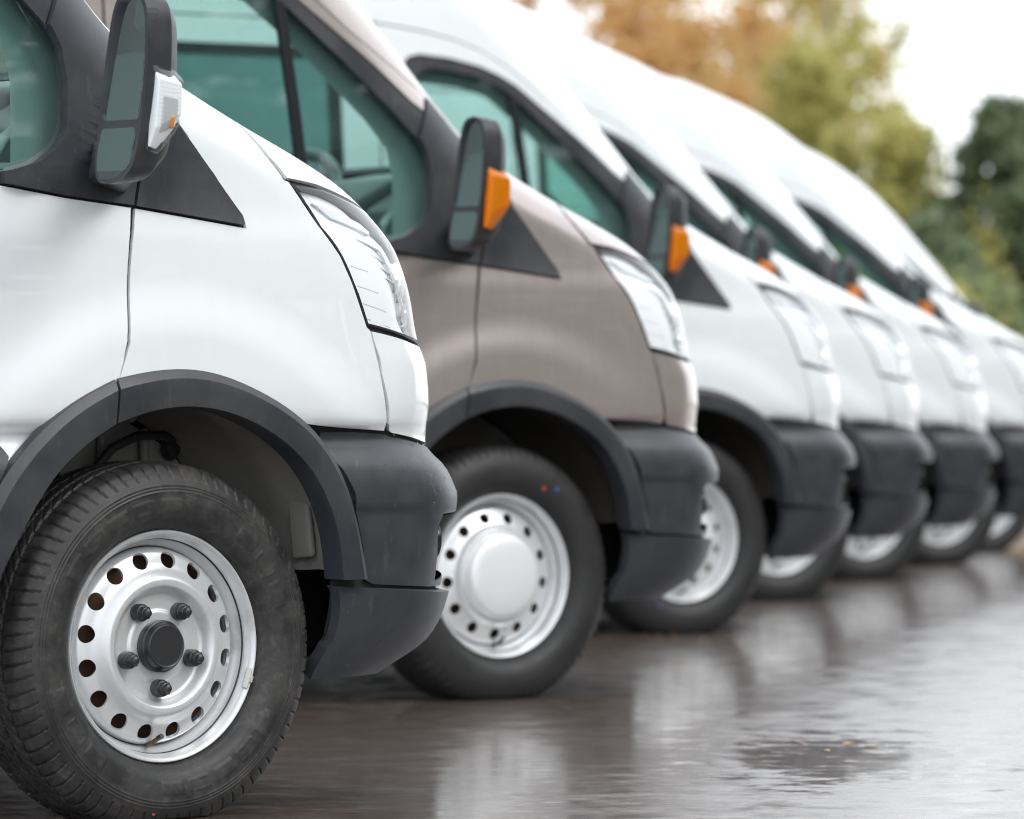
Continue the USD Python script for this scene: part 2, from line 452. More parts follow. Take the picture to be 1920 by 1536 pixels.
L = {
    'white': paint('white_paint', (.77, .795, .81)),
    'taupe': paint('taupe_metallic_paint', (.435, .375, .36), metallic=.62, rough=.28),
    'black': plastic('black_plastic', (.022, .0245, .030), .38, speck=.16, dirt=(.13, .125, .12)),
    'bumper': plastic('bumper_plastic', (.0235, .0265, .033), .37, speck=.20, dirt=(.14, .135, .13)),
    'gloss': simple('black_gloss_plastic', (.012, .013, .016), .25),
    'seal': simple('rubber_seal', (.012, .012, .014), .45),
    'dark': simple('dark_underbody_gap_shade', (.012, .012, .012), .8),  # underbody black, also the painted shade behind the panel gaps
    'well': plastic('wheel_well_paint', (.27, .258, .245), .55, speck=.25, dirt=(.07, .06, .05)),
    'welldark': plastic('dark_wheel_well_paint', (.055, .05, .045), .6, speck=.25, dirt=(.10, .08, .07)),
    'glass': pane('green_tinted_glass', (.58, .785, .75)),
    'blind': mat('painted_light_side_glass', {'g': ('geometry', {}), 'n': ('noise_texture', {'scale': 2.2, 'detail': 4.0}), 'c': ('rgb_ramp', {'ramp': [(.3, (.13, .22, .225)), (.7, (.19, .29, .295))]}), 'p': ('principled_bsdf', {'roughness': .12, 'coat_weight': 1.0})}, [('g.position', 'n.vector'), ('n.fac', 'c.fac'), ('c.color', 'p.base_color')]),  # opaque pane; the light seen in the tinted glass is painted as teal
    'screen': pane('windscreen_glass', (.76, .90, .87)),
    'lens': pane('clear_lens', (.96, .97, .98)),
    'mirror': simple('mirror_silver', (.82, .90, .90), .02, metallic=1.0),
    'reflector': mat('headlight_reflector', {'p': ('principled_bsdf', {'base_color': (.93, .94, .95), 'metallic': .0, 'roughness': .30})}),
    'chrome': simple('lamp_chrome', (.90, .91, .92), .16, metallic=.75),
    'lampgrey': simple('lamp_grey', (.62, .64, .66), .3, metallic=.2),
    'orange': mat('amber_lens', {'p': ('principled_bsdf', {'base_color': (1.0, .30, .004), 'roughness': .10, 'coat_weight': 1.0, 'subsurface_weight': 0.0}),
                                 't': ('translucent_bsdf', {'color': (1.0, .42, .008)}), 'm': ('mix_closure', {'fac': .55})}, [('p.BSDF', 'm.closure1'), ('t.BSDF', 'm.closure2')], surface='m.closure'),
    'foglens': simple('fog_lamp_glass', (.16, .17, .18), .18),
    'bulb': simple('amber_bulb', (.85, .32, .04), .2),
    'tyre': rubber('tyre_rubber', (.010, .010, .011), (.080, .074, .069)),
    'tyre_clean': rubber('clean_tyre_rubber', (.013, .013, .014), (.026, .025, .024)),
    'rim': steel('wheel_silver', (.66, .67, .68), .30, rust=.6),
    'rim2': steel('bright_wheel_silver', (.74, .75, .76), .27, rust=.2),
    'cap': simple('hub_cap_silver', (.84, .85, .86), .30, metallic=.25),
    'blackcap': simple('centre_cap_black', (.018, .018, .020), .36),
    'brass': simple('brass_valve', (.13, .08, .045), .4, metallic=.8),
    'lead': simple('balance_weight', (.52, .51, .48), .5, metallic=.3),
    'rust': simple('rusty_hub', (.085, .04, .022), .8),
    'dash': simple('dashboard_plastic', (.22, .235, .23), .55),
    'trim': simple('grey_cabin_trim', (.70, .71, .70), .7),
    'pillar': simple('grey_pillar_trim', (.30, .31, .31), .7),
    'liner': simple('pale_headliner', (.60, .61, .59), .85),
    'fabric': simple('seat_fabric', (.20, .21, .21), .9),
    'cable': simple('black_cable', (.02, .02, .02), .5),
    'red': simple('red_paint_dot', (.36, .05, .035), .6),
    'blue': simple('blue_paint_dot', (.04, .10, .30), .6),
    'leafy': mat('fallen_leaf', {'oi': ('object_info', {}), 'r': ('rgb_ramp', {'ramp': [(0, (.42, .20, .05)), (.5, (.55, .36, .10)), (1, (.38, .16, .06))]}), 'p': ('principled_bsdf', {'roughness': .35})},
                 [('oi.random', 'r.fac'), ('r.color', 'p.base_color')]),
    'drop': mat('water_drop', {'p': ('principled_bsdf', {'base_color': (1, 1, 1), 'roughness': .02, 'ior': 1.33, 'transmission_weight': 1.0})}),
}
# ------------------------------------------------------------------ the van's panels, drawn in side view (X forward of the front axle, Z up)
BELT = [(-1.22, 1.294), (-.391, 1.202), (-.248, 1.183), (-.09, 1.168)]
ARCH_OUT_F = [(-.152, .843), (-.07, .860), (.022, .866), (.10, .852), (.175, .825), (.26, .787), (.330, .738), (.378, .680), (.407, .618), (.434, .53), (.449, .456)]
ARCH_IN_F = [(-.160, .757), (-.08, .784), (-.001, .792), (.06, .789), (.124, .775), (.21, .738), (.292, .682), (.338, .618), (.368, .55), (.377, .50), (.379, .456)]
ARCH_OUT_R = [(-.500, .39), (-.49, .48), (-.460, .58), (-.405, .669), (-.36, .717), (-.293, .773), (-.23, .811), (-.158, .841)]
ARCH_IN_R = [(-.452, .37), (-.440, .44), (-.383, .541), (-.345, .604), (-.296, .667), (-.235, .716), (-.165, .755)]


def smooth_line(c, m=60):
    """The same curve, evenly sampled and without kinks."""
    c = np.array(c, float)
    l = np.concatenate([[0], np.cumsum(np.hypot(*np.diff(c, axis=0).T))])
    u = np.linspace(0, l[-1], m)

    def sm(a):
        e = np.concatenate([2 * a[0] - a[10:0:-1], a, 2 * a[-1] - a[-2:-12:-1]])
        k = np.exp(-np.linspace(-2.2, 2.2, 21) ** 2 / 2)
        return np.convolve(e, k / k.sum(), 'valid')
    return np.c_[sm(PchipInterpolator(l, c[:, 0])(u)), sm(PchipInterpolator(l, c[:, 1])(u))]


AF_O, AF_I, AR_O, AR_I = (smooth_line(c) for c in (ARCH_OUT_F, ARCH_IN_F, ARCH_OUT_R, ARCH_IN_R))
UNDER_F = [tuple(p) for p in AF_O + (AF_I - AF_O) * .18]      # where the painted skin ends, tucked under the mouldings
UNDER_R = [tuple(p) for p in AR_O + (AR_I - AR_O) * .18]
SAIL_EDGE = [(-.21, 1.615), (-.15, 1.56), (-.08, 1.487), (.02, 1.331), (.165, 1.156), (.169, 1.136)]
GLASS = [(-1.078, 1.318), (-1.078, 1.925), (-1.066, 1.940), (-1.045, 1.944), (-.93, 1.934), (-.816, 1.914), (-.74, 1.888), (-.681, 1.853), (-.5, 1.706), (-.341, 1.568), (-.272, 1.505),
         (-.252, 1.465), (-.244, 1.40), (-.250, 1.318), (-.268, 1.283), (-.318, 1.249), (-.39, 1.230), (-.62, 1.256)]
W_OUT = [(-1.112, 1.286), (-1.112, 1.95), (-1.095, 1.972), (-1.05, 1.984), (-.93, 1.974), (-.813, 1.951), (-.74, 1.924), (-.672, 1.890), (-.586, 1.826), (-.396, 1.69), (-.28, 1.60), (-.235, 1.575)]
DOOR_CUT = [(-.090, 1.168), (-.103, 1.10), (-.109, 1.054), (-.116, .98), (-.123, .913), (-.143, .845)]
GAP_LINE = [(-1.222, 2.087), (-1.018, 2.062), (-.91, 2.04), (-.809, 2.008), (-.70, 1.952), (-.634, 1.905), (-.47, 1.780), (-.28, 1.662), (-.15, 1.60), (-.06, 1.513), (.0, 1.425), (.012, 1.346)]

W_OUT_ = W_OUT
sail_all = XZ([(-.235, 1.575)] + SAIL_EDGE + [(-.09, 1.168), (-.248, 1.183), (-.391, 1.202), (-.391, 1.232), (-.318, 1.249), (-.268, 1.283), (-.250, 1.318), (-.244, 1.40), (-.252, 1.465), (-.272, 1.505)], .004).union(XZ([(-.30, 1.40), (-.30, 1.19), (-.16, 1.18), (-.16, 1.45)])).difference(XZ(GLASS, .075).buffer(.003))
split = [(-.083, 1.60), (-.083, 1.46), (-.066, 1.27), (-.090, 1.165), (-.090, 1.10)]
rear_half = XZ(split + [(-1.0, 1.10), (-1.0, 1.7)])
win_hole = XZ(W_OUT + SAIL_EDGE[:3] + [(-.083, 1.487), (-.09, 1.168), (-.248, 1.183), (-.391, 1.202)])
P_ = {}
P_['door'] = XZ(GAP_LINE[:-1] + [(-.02, 1.38), (-.083, 1.30)] + DOOR_CUT[:-1] + [(-.150, .815)] + UNDER_R[::-1] + [(-1.222, .39)]).difference(win_hole).difference(sail_all)
P_['glass_all'] = XZ(GLASS, .075)
div = XZ([(-.712, 2.0), (-.684, 2.0), (-.596, 1.20), (-.624, 1.20)])
P_['window_seal'] = XZ(W_OUT + [(-.235, 1.575), (-.391, 1.202)]).difference(P_['glass_all']).difference(sail_all)
P_['sail_door'] = sail_all.intersection(rear_half)
P_['sail_wing'] = sail_all.difference(rear_half)
P_['wing'] = Polygon(np.vstack([
    (lambda d: np.c_[s_of(d[:, 0], d[:, 1]), d[:, 1]])(dens(DOOR_CUT[:-1] + [p for p in UNDER_F if p[1] > .752] + [(.348, .751), (.425, .746), (.535, .741), (.502, .857), (.479, .940), (.468, .948), (.43, 1.033), (.402, 1.085), (.355, 1.141), (.292, 1.227), (.281, 1.230), (.247, 1.276)], close=False)),
    [(.845, 1.305), (.79, 1.331), (.70, 1.356), (.60, 1.380), (.56, 1.40), (.58, 1.46)],
    (lambda d: np.c_[s_of(d[:, 0], d[:, 1]), d[:, 1]])(dens([(-.03, 1.455), (.0, 1.42), (.02, 1.34)] + SAIL_EDGE[3:] + [(-.088, 1.168)], close=False))])).buffer(0).difference(sail_all)
P_['headlight'] = SZ([(.922, 1.224), (.938, 1.19), (.953, 1.141), (.948, 1.085), (.945, 1.033), (.938, .99), (.930, .950), (.862, .937), (.801, .926), (.62, .906), (.47, .902), (.40, .95), (.37, 1.02), (.40, 1.10), (.60, 1.150), (.716, 1.174), (.802, 1.198), (.858, 1.217)])
P_['bonnet'] = SZ([(0, 1.085), (.38, 1.092), (.40, 1.104), (.60, 1.154), (.716, 1.179), (.802, 1.203), (.858, 1.222), (.922, 1.232), (.884, 1.276), (.845, 1.305), (.79, 1.331), (.70, 1.356), (.60, 1.380), (.56, 1.40), (0, 1.40)])
P_['cowl'] = SZ([(0, 1.40), (.55, 1.40), (.58, 1.452), (0, 1.452)])
P_['windscreen'] = SZ([(0, 1.452), (.58, 1.452), (.62, 1.60), (.655, 1.9), (.64, 2.02), (.58, 2.06), (0, 2.09)])
roof_edge = (lambda d: np.c_[s_of(d[:, 0], d[:, 1]), d[:, 1]])(dens(GAP_LINE[:-2] + [(-.03, 1.455)], close=False))
P_['roof'] = Polygon(np.vstack([roof_edge, [(.58, 1.456), (.62, 1.60), (.655, 1.9), (.64, 2.02), (.58, 2.06), (0, 2.09), (0, 2.70), (3.4, 2.70), (4.70, 2.70), (4.70, 2.087)], [(float(s_of(-1.222, 2.087)), 2.087)]])).buffer(0)
P_['side'] = XZ([(-1.222, 2.087), (-1.222, .40), (-2.75, .40)] + [(-3.3 - .47 * math.cos(t), .42 + .44 * math.sin(t)) for t in np.linspace(math.pi, 0, 17)] + [(-3.85, .40), (-4.42, .40), (-4.42, 2.087)])
SIDE_WIN = [(-1.40, 1.27), (-2.66, 1.31), (-2.66, 1.97), (-1.40, 1.97)]
P_['side_glass'] = XZ(SIDE_WIN, .05)
P_['side'] = P_['side'].difference(P_['side_glass'].buffer(.022))
P_['corner'] = SZ([(.925, .942), (.930, .857), (.907, .742), (.897, .737), (.782, .721), (.62, .708), (.36, .70), (.34, .80), (.36, .94), (.40, .943), (.47, .896), (.62, .900), (.801, .920), (.862, .931)])
P_['grille'] = SZ([(0, .70), (.36, .70), (.34, .80), (.36, .94), (.365, 1.02), (.39, 1.085), (0, 1.08)])
fog = SZ([(.50, .470), (.800, .449), (.812, .50), (.836, .556), (.828, .576), (.50, .588)])
P_['bumper'] = SZ([(1.071, .744), (.994, .745), (.907, .739), (.897, .735), (.782, .719), (.62, .706), (.36, .698), (0, .698), (0, .432), (.60, .430), (.832, .432), (.975, .441), (.995, .449), (1.015, .513), (1.056, .586), (1.063, .67)]).difference(fog)
P_['chin'] = SZ([(1.074, .446), (.975, .440), (.832, .432), (.60, .428), (0, .428), (0, .25), (.5, .255), (.801, .262), (.964, .258), (1.029, .322)])
arch_hole = XZ([(-.45, .30)] + ARCH_IN_R[1:] + ARCH_IN_F + [(.38, .30)])


def both(poly):
    return unary_union([poly, shapely.affinity.scale(poly, -1, 1, origin=(0, 0))]).buffer(1e-6)


half_plane = sbox(0, -1, 30, 5)
screen_hole = both(P_['windscreen']).buffer(-.012).intersection(half_plane)
P_['screen_seal'] = both(P_['windscreen']).difference(both(P_['windscreen']).buffer(-.03)).intersection(half_plane)
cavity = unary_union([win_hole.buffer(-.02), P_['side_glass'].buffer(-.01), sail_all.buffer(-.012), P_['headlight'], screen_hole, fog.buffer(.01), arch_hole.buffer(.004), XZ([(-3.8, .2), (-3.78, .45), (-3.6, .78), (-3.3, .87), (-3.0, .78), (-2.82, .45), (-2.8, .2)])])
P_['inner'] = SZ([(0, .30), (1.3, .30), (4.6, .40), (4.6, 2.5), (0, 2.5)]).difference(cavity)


def strip(outer, inner, side, m=72, lift=.022, bevel=.22, flange=.055):
    """A wheel-arch moulding between two curves of the side view, bevelled along its outer edge."""
    def smooth(a):
        e = np.concatenate([2 * a[0] - a[12:0:-1], a, 2 * a[-1] - a[-2:-14:-1]])
        k = np.exp(-np.linspace(-2.2, 2.2, 25) ** 2 / 2)
        return np.convolve(e, k / k.sum(), 'valid')

    def res(c):
        c = np.array(c, float)
        l = np.concatenate([[0], np.cumsum(np.hypot(*np.diff(c, axis=0).T))])
        u = np.linspace(0, l[-1], m)
        return np.c_[smooth(PchipInterpolator(l, c[:, 0])(u)), smooth(PchipInterpolator(l, c[:, 1])(u))]
    A, B = res(outer), res(inner)
    rows = [(0, -.012), (0, .010), (.02, .012), (bevel, lift), (bevel + .03, lift + .001), (.5, lift + .002), (.97, lift + .001), (1.0, lift - .004), (1.0, lift - .004 - flange)]
    V = []
    for v, off in rows:
        q = A + (B - A) * v
        p, n = surf(s_of(q[:, 0], q[:, 1]), q[:, 1], plain=True)
        V.append(p + n * (off - .004))
    V = np.array(V)
    k = len(rows)
    i, j = np.meshgrid(np.arange(k - 1), np.arange(m - 1), indexing='ij')
    f = tri(np.stack([i * m + j, i * m + j + 1, (i + 1) * m + j + 1, (i + 1) * m + j], -1).reshape(-1, 4))
    P = V.reshape(-1, 3)
    ends = []
    for e in (0, m - 1):
        ids = [r * m + e for r in range(k)]
        t = [(ids[0], ids[a], ids[a + 1]) for a in range(1, k - 1)]
        ends += t if e else [x[::-1] for x in t]
    f = np.vstack([f, np.array(ends)])
    fn = np.cross(P[f[:, 1]] - P[f[:, 0]], P[f[:, 2]] - P[f[:, 0]])
    if fn[:len(fn) // 2, 1].sum() > 0:
        f = f[:, ::-1]
    if side == 'L':
        P, f = mirrored(P, f)
    return P, f


# ------------------------------------------------------------------ wheels (wheel-local: axle along Y, outer face towards -Y)
def tyre_mesh(steps, fine, flat=-.327, blocks=76):
    half = [(.2035, .058), (.2120, .066), (.2195, .0745), (.2235, .0810), (.2290, .0900), (.2360, .0985), (.2450, .1050), (.2600, .1100), (.2760, .1118), (.2900, .1110), (.3020, .1085), (.3100, .1062), (.3180, .1030), (.3260, .0985), (.3330, .0935), (.3400, .0880), (.3455, .0810), (.3495, .0705), (.3522, .0500), (.3530, .0250), (.3532, 0)]
    h = np.array(half)
    l = np.concatenate([[0], np.cumsum(np.hypot(*np.diff(h, axis=0).T))])
    u = np.linspace(0, l[-1], 84 if fine else 22)
    hr, hy = PchipInterpolator(l, h[:, 0])(u), PchipInterpolator(l, h[:, 1])(u)
    pr = np.vstack([np.c_[hr, -hy], np.c_[hr, hy][::-1][1:]])
    if not fine:
        pr = np.vstack([np.c_[hr, -hy], np.c_[hr, hy][::-1][1:][::2]])

    def disp(th, pr):
        r, y = pr[None, :, 0], pr[None, :, 1]
        ay = np.abs(y)
        ph = th * blocks / (2 * np.pi)
        tread = sstep(.336, .342, r)
        # shoulder sipes that curl down on to the sidewall
        lat = np.abs(((ph + 5.0 * (ay - .07) + 700 * np.maximum(ay - .090, 0) ** 2) % 1.0) - .5)
        sh = sstep(.052, .058, ay) * sstep(.3165, .322, r)
        dr = -.0045 * sh * sstep(.40, .455, lat)
        # zigzag grooves round the tread
        zig = .0035 * np.abs(((ph * 1.0) % 1.0) - .5) * 2
        for c in (-.050, -.017, .017, .050):
            dr = dr - .0080 * tread * (1 - sstep(.0022, .0046, np.abs(y - c - zig + .0017)))
        mid = np.abs(((ph + y * 40) % 1.0) - .5)
        dr = dr - .003 * tread * (1 - sstep(.045, .050, ay)) * sstep(.40, .47, mid)
        out = np.sign(y)
        dy = np.zeros_like(dr)
        # raised rings and moulded blocks on the sidewall
        side_ = sstep(.22, .225, r) * (1 - sstep(.318, .322, r))
        for rc, wd, am in ((.2275, .0012, .0012), (.2960, .0012, .0016), (.3010, .0009, .0014), (.3060, .0009, .0014), (.2400, .0007, .0008)):
            dy = dy + out * side_ * am * (1 - sstep(wd * .6, wd * 1.8, np.abs(r - rc)))
        seg = (th * 26 / (2 * np.pi)) % 1.0
        cell = np.floor(th * 26 / (2 * np.pi)).astype(int) % 26
        on = np.isin(cell, [1, 2, 3, 6, 7, 8, 9, 10, 14, 15, 16, 19, 20, 21, 22, 23]).astype(float)
        bar = on * sstep(.10, .14, seg) * (1 - sstep(.86, .90, seg))
        band = sstep(.2560, .2572, r) * (1 - sstep(.2800, .2812, r))
        inner_ = sstep(.16, .20, seg) * (1 - sstep(.80, .84, seg)) * sstep(.2585, .2597, r) * (1 - sstep(.2775, .2787, r))
        dy = dy + out * .0013 * band * bar * (1 - .8 * inner_ * np.isin(cell, [2, 7, 9, 15, 20, 22]))
        return dr, dy
    t = lathe(pr, steps, disp=disp if fine else (lambda th, p: (-.004 * sstep(.052, .058, np.abs(p[None, :, 1])) * sstep(.3165, .322, p[None, :, 0]) * sstep(.30, .46, np.abs(((th * blocks / (2 * np.pi)) % 1.0) - .5)), 0 * th * p[None, :, 1])))
    v = np.array(t.vertices)
    low = v[:, 2] < flat
    squash = np.clip((flat - v[:, 2]) / .02, 0, 1)
    v[:, 1] *= 1 + .10 * squash
    v[low, 2] = flat
    bulge = np.exp(-((v[:, 2] + .285) / .035) ** 2) * (v[:, 2] < -.2)
    v[:, 1] *= 1 + .025 * bulge
    f = np.array(t.faces)
    fn = np.cross(v[f[:, 1]] - v[f[:, 0]], v[f[:, 2]] - v[f[:, 0]])
    c = v[f].mean(1)
    rad = np.c_[c[:, 0], np.zeros(len(c)), c[:, 2]]; rad /= np.linalg.norm(rad, axis=1, keepdims=True)
    core = rad * .27
    if np.mean(np.sum(fn * (c - core), 1)) < 0:
        f = f[:, ::-1]
    return v, f


def disc_mesh(profile, holes, hole_r, hole_at, steps):
    """A pressed steel disc: profile (r, y) turned about the axle, with round holes cut at radius hole_at."""
    pr = np.array(profile, float)
    l = np.concatenate([[0], np.cumsum(np.hypot(*np.diff(pr, axis=0).T))])
    R_, Y_ = PchipInterpolator(l, pr[:, 0]), PchipInterpolator(l, pr[:, 1])
    u = np.linspace(0, l[-1], 60)
    u0 = float(np.interp(-hole_at, -R_(u), u))
    dom = sbox(0, 0, 2 * np.pi, l[-1])
    cut = []
    for k in range(holes):
        a0 = 2 * np.pi * (k + .5) / holes
        t = np.linspace(0, 2 * np.pi, 25)[:-1]
        cut.append(Polygon(np.c_[a0 + hole_r / hole_at * np.cos(t), u0 + hole_r * np.sin(t)]))
    p2, f = clip_grid(dom.difference(unary_union(cut)), np.linspace(0, 2 * np.pi, steps + 1), np.linspace(0, l[-1], 34))

    def P(a, q):
        return np.stack([R_(q) * np.cos(a), Y_(q), R_(q) * np.sin(a)], -1)
    p = P(p2[:, 0], p2[:, 1])
    n = np.cross(P(p2[:, 0] + 1e-3, p2[:, 1]) - p, P(p2[:, 0], np.minimum(p2[:, 1] + 1e-3, l[-1])) - P(p2[:, 0], np.minimum(p2[:, 1] + 1e-3, l[-1]) - 1e-3))
    n /= np.linalg.norm(n, axis=1, keepdims=True) + 1e-12
    n *= np.where(n[:, 1:2] > 0, -1, 1)
    fn = np.cross(p[f[:, 1]] - p[f[:, 0]], p[f[:, 2]] - p[f[:, 0]])
    if np.mean(np.sum(fn * n[f[:, 0]], 1)) < 0:
        f = f[:, ::-1]
    e = border(f)
    e = e[~((p2[e[:, 0], 0] < 1e-6) & (p2[e[:, 1], 0] < 1e-6)) & ~((p2[e[:, 0], 0] > 6.283) & (p2[e[:, 1], 0] > 6.283))]
    a, b = e[:, 0], e[:, 1]
    q = np.stack([p[a], p[b], p[b] - n[b] * .006, p[a] - n[a] * .006], 1)
    on = np.cross(p[b] - p[a], n[a]); on /= np.linalg.norm(on, axis=1, keepdims=True) + 1e-12
    k = np.arange(len(e))[:, None] * 4 + len(p)
    return np.vstack([p, q.reshape(-1, 3)]), np.vstack([f, k + [0, 3, 2], k + [0, 2, 1]]), np.vstack([n, np.repeat(on, 4, 0)])


FLANGE = [(.2050, -.066), (.2085, -.074), (.2125, -.0805), (.2165, -.0845), (.2200, -.0845), (.2218, -.0815), (.2212, -.0775), (.2200, -.0745)]
BARREL = [(.2165, -.0850), (.2130, -.0825), (.2100, -.0770), (.2075, -.0690), (.2060, -.0600), (.2045, -.0520), (.2000, -.0450), (.1950, -.0400), (.1915, -.0340), (.1900, -.0250), (.1895, .010), (.1900, .05), (.205, .07), (.2180, .0845)]
DISC_A = [(.1890, -.030), (.1872, -.041), (.1835, -.0500), (.1780, -.0555), (.1650, -.0605), (.1540, -.0640), (.1450, -.0700), (.1380, -.0770), (.1310, -.0830), (.1240, -.0858), (.1170, -.0850), (.1110, -.0800), (.1065, -.0725), (.1030, -.0660), (.0990, -.0630), (.0940, -.0622), (.0780, -.0622), (.0700, -.0626), (.0660, -.0650), (.0600, -.0655), (.040, -.0655)]
DISC_B = [(.1890, -.022), (.1870, -.033), (.1830, -.0415), (.1770, -.0460), (.1600, -.0520), (.1470, -.0570), (.1380, -.0610), (.1330, -.0670), (.1300, -.0740), (.1270, -.0775), (.1220, -.0785), (.1180, -.0780)]
CAP_B = [(.1190, -.0770), (.1180, -.0800), (.1165, -.0825), (.1145, -.0835), (.1130, -.0850), (.1120, -.0900), (.1090, -.0960), (.1040, -.0995), (.0950, -.1025), (.0800, -.1060), (.0600, -.1090), (.0400, -.1110), (.0200, -.1122), (.0005, -.1126)]


def lathe_out(profile, steps):
    t = lathe(profile, steps)
    v, f = np.array(t.vertices), np.array(t.faces)
    fn = np.cross(v[f[:, 1]] - v[f[:, 0]], v[f[:, 2]] - v[f[:, 0]])
    if fn[:, 1].sum() > 0:
        f = f[:, ::-1]
    return v, f


def nut_mesh():
    body = lathe([(.0005, -.040), (.0045, -.0395), (.0075, -.0375), (.0090, -.0340), (.0092, -.029)], 18)
    hexa = trimesh.creation.cylinder(radius=.0132, height=.011, sections=6)
    hexa.apply_transform(trimesh.transformations.rotation_matrix(math.pi / 2, [1, 0, 0])); hexa.apply_translation([0, -.0245, 0])
    skirt = lathe([(.0112, -.0215), (.0150, -.020), (.0168, -.0165), (.0172, -.001), (.0160, .002)], 20)
    neck = lathe([(.0090, -.0310), (.0108, -.0300), (.0110, -.0195)], 18)
    out = [body, hexa, skirt, neck]
    for b in (body, skirt, neck):
        b.fix_normals()
    return tm(*out)


CACHE = {}


def cached(key, fn):
    if key not in CACHE:
        CACHE[key] = fn()
    return CACHE[key]


def build_wheel(parent, at, kind, fine, side, spin=0.0, dots=None, steer=0.0):
    """kind 'open': sixteen holes, bare nuts and a black centre cap; 'capped': thirteen holes and a domed silver cap."""
    w = numbered(f'{parent}/wheel')
    x = UsdGeom.Xform.Define(stage, w)
    x.AddTranslateOp().Set(Gf.Vec3d(*map(float, at)))
    x.AddRotateZOp().Set((180.0 if side == 'L' else 0.0) + steer)
    dirty = kind == 'open'
    v, f = cached(('tyre', fine), lambda: tyre_mesh(760, True) if fine == 2 else tyre_mesh(512 if fine else 128, False))
    emit('tyre', w, v, f, L['tyre' if dirty else 'tyre_clean'], 28)
    rim = L['rim' if dirty else 'rim2']
    v, f = cached('barrel', lambda: lathe_out(FLANGE[::-1][:3][::-1][:0] + BARREL, 120))
    emit('rim_barrel', w, v, f, rim, 35)
    v, f = cached('flange', lambda: lathe_out(FLANGE[::-1], 120))
    emit('rim_flange', w, v, f, rim, 50)
    c, s = math.cos(spin), math.sin(spin)

    def turn(p):
        return np.stack([p[:, 0] * c - p[:, 2] * s, p[:, 1], p[:, 0] * s + p[:, 2] * c], -1)
    if kind == 'open':
        v, f, n = cached('discA', lambda: disc_mesh(DISC_A, 16, .0172, .166, 144))
        emit('wheel_disc', w, turn(v), f, rim, turn(n))
        cv, cf = cached('capA', lambda: lathe_out([(.0500, -.0650), (.0500, -.0780), (.0488, -.0805), (.0470, -.0815), (.0455, -.0830), (.0425, -.0905), (.0415, -.0925), (.0395, -.0938), (.0375, -.0925), (.0340, -.0920), (.0005, -.0925)], 48))
        emit('centre_cap', w, cv, cf, L['blackcap'], 32)
        nv, nf = cached('nut', nut_mesh)
        for k in range(5):
            a = math.radians(-90 + 72 * k)
            q = nv + [.080 * math.cos(a), -.0622, .080 * math.sin(a)]
            emit('wheel_nut', w, q, nf, L['blackcap'], 30)
        hv, hf = cached('hubA', lambda: lathe_out([(.19, -.010), (.15, -.02), (.08, -.03), (.0005, -.03)], 40))
        emit('brake_hub', w, hv, hf, L['rust'], 30)
        va = math.radians(-93)
        vr, dx = .186, np.array([math.cos(va), 0, math.sin(va)])
        stem = tube([dx * .190 + [0, -.042, 0], dx * .184 + [0, -.060, 0], dx * .178 + [0.004, -.074, 0.003]], .0045, 10)
        emit('tyre_valve', w, *tm(stem), L['brass'], 40)
        capm = tube([dx * .1785 + [0.004, -.072, .003], dx * .1755 + [.006, -.082, .005]], .0052, 10)
        emit('valve_cap', w, *tm(capm), L['gloss'], 40)
        wa = math.radians(-18.5)
        pts = [np.array([r_ * math.cos(wa + t), y_, r_ * math.sin(wa + t)]) for t in (-.085, -.03, .03, .085) for r_, y_ in ((.2085, -.0800), (.2125, -.0850))]
        emit('balance_weight', w, *tm(hull(pts, .0030)), L['lead'], 40)
        pts = [np.array([r_ * math.cos(wa + t), y_, r_ * math.sin(wa + t)]) for t in (-.022, .022) for r_, y_ in ((.2125, -.0865), (.2190, -.0870), (.2230, -.0810))]
        emit('weight_clip', w, *tm(hull(pts, .0016)), L['lead'], 40)
    else:
        v, f, n = cached('discB', lambda: disc_mesh(DISC_B, 13, .0155, .157, 130))
        emit('wheel_disc', w, turn(v), f, rim, turn(n))
        cv, cf = cached('capB', lambda: lathe_out(CAP_B, 64))
        emit('hub_cap', w, cv, cf, L['cap'], 40)
        hv, hf = cached('hubB', lambda: lathe_out([(.19, -.000), (.15, -.01), (.08, -.02), (.0005, -.02)], 32))
        emit('brake_hub', w, hv, hf, L['rust'], 30)
        va = math.radians(-88)
        dx = np.array([math.cos(va), 0, math.sin(va)])
        emit('tyre_valve', w, *tm(tube([dx * .190 + [0, -.040, 0], dx * .178 + [0, -.066, 0], dx * .170 + [0.004, -.080, 0.003]], .0048, 8)), L['gloss'], 40)
    for (a, r_, col) in dots or ():
        size = .0042 if col == 'red' and r_ > .3 else .0062
        a = math.radians(a)
        yv = -float(np.interp(r_, [.22, .23, .244, .26, .276, .29, .302, .318], [.0945, .1005, .106, .110, .1118, .111, .1085, .103])) - .001
        p = np.array([r_ * math.cos(a), yv, r_ * math.sin(a)])
        dd = trimesh.creation.icosphere(2, size); dd.apply_scale([1, .18, 1]); dd.apply_translation(p)
        emit('paint_dot', w, *tm(dd), L[col], 40)
    return w

# ------------------------------------------------------------------ one van
def grow(poly, d):
    return poly.buffer(d, join_style=2)


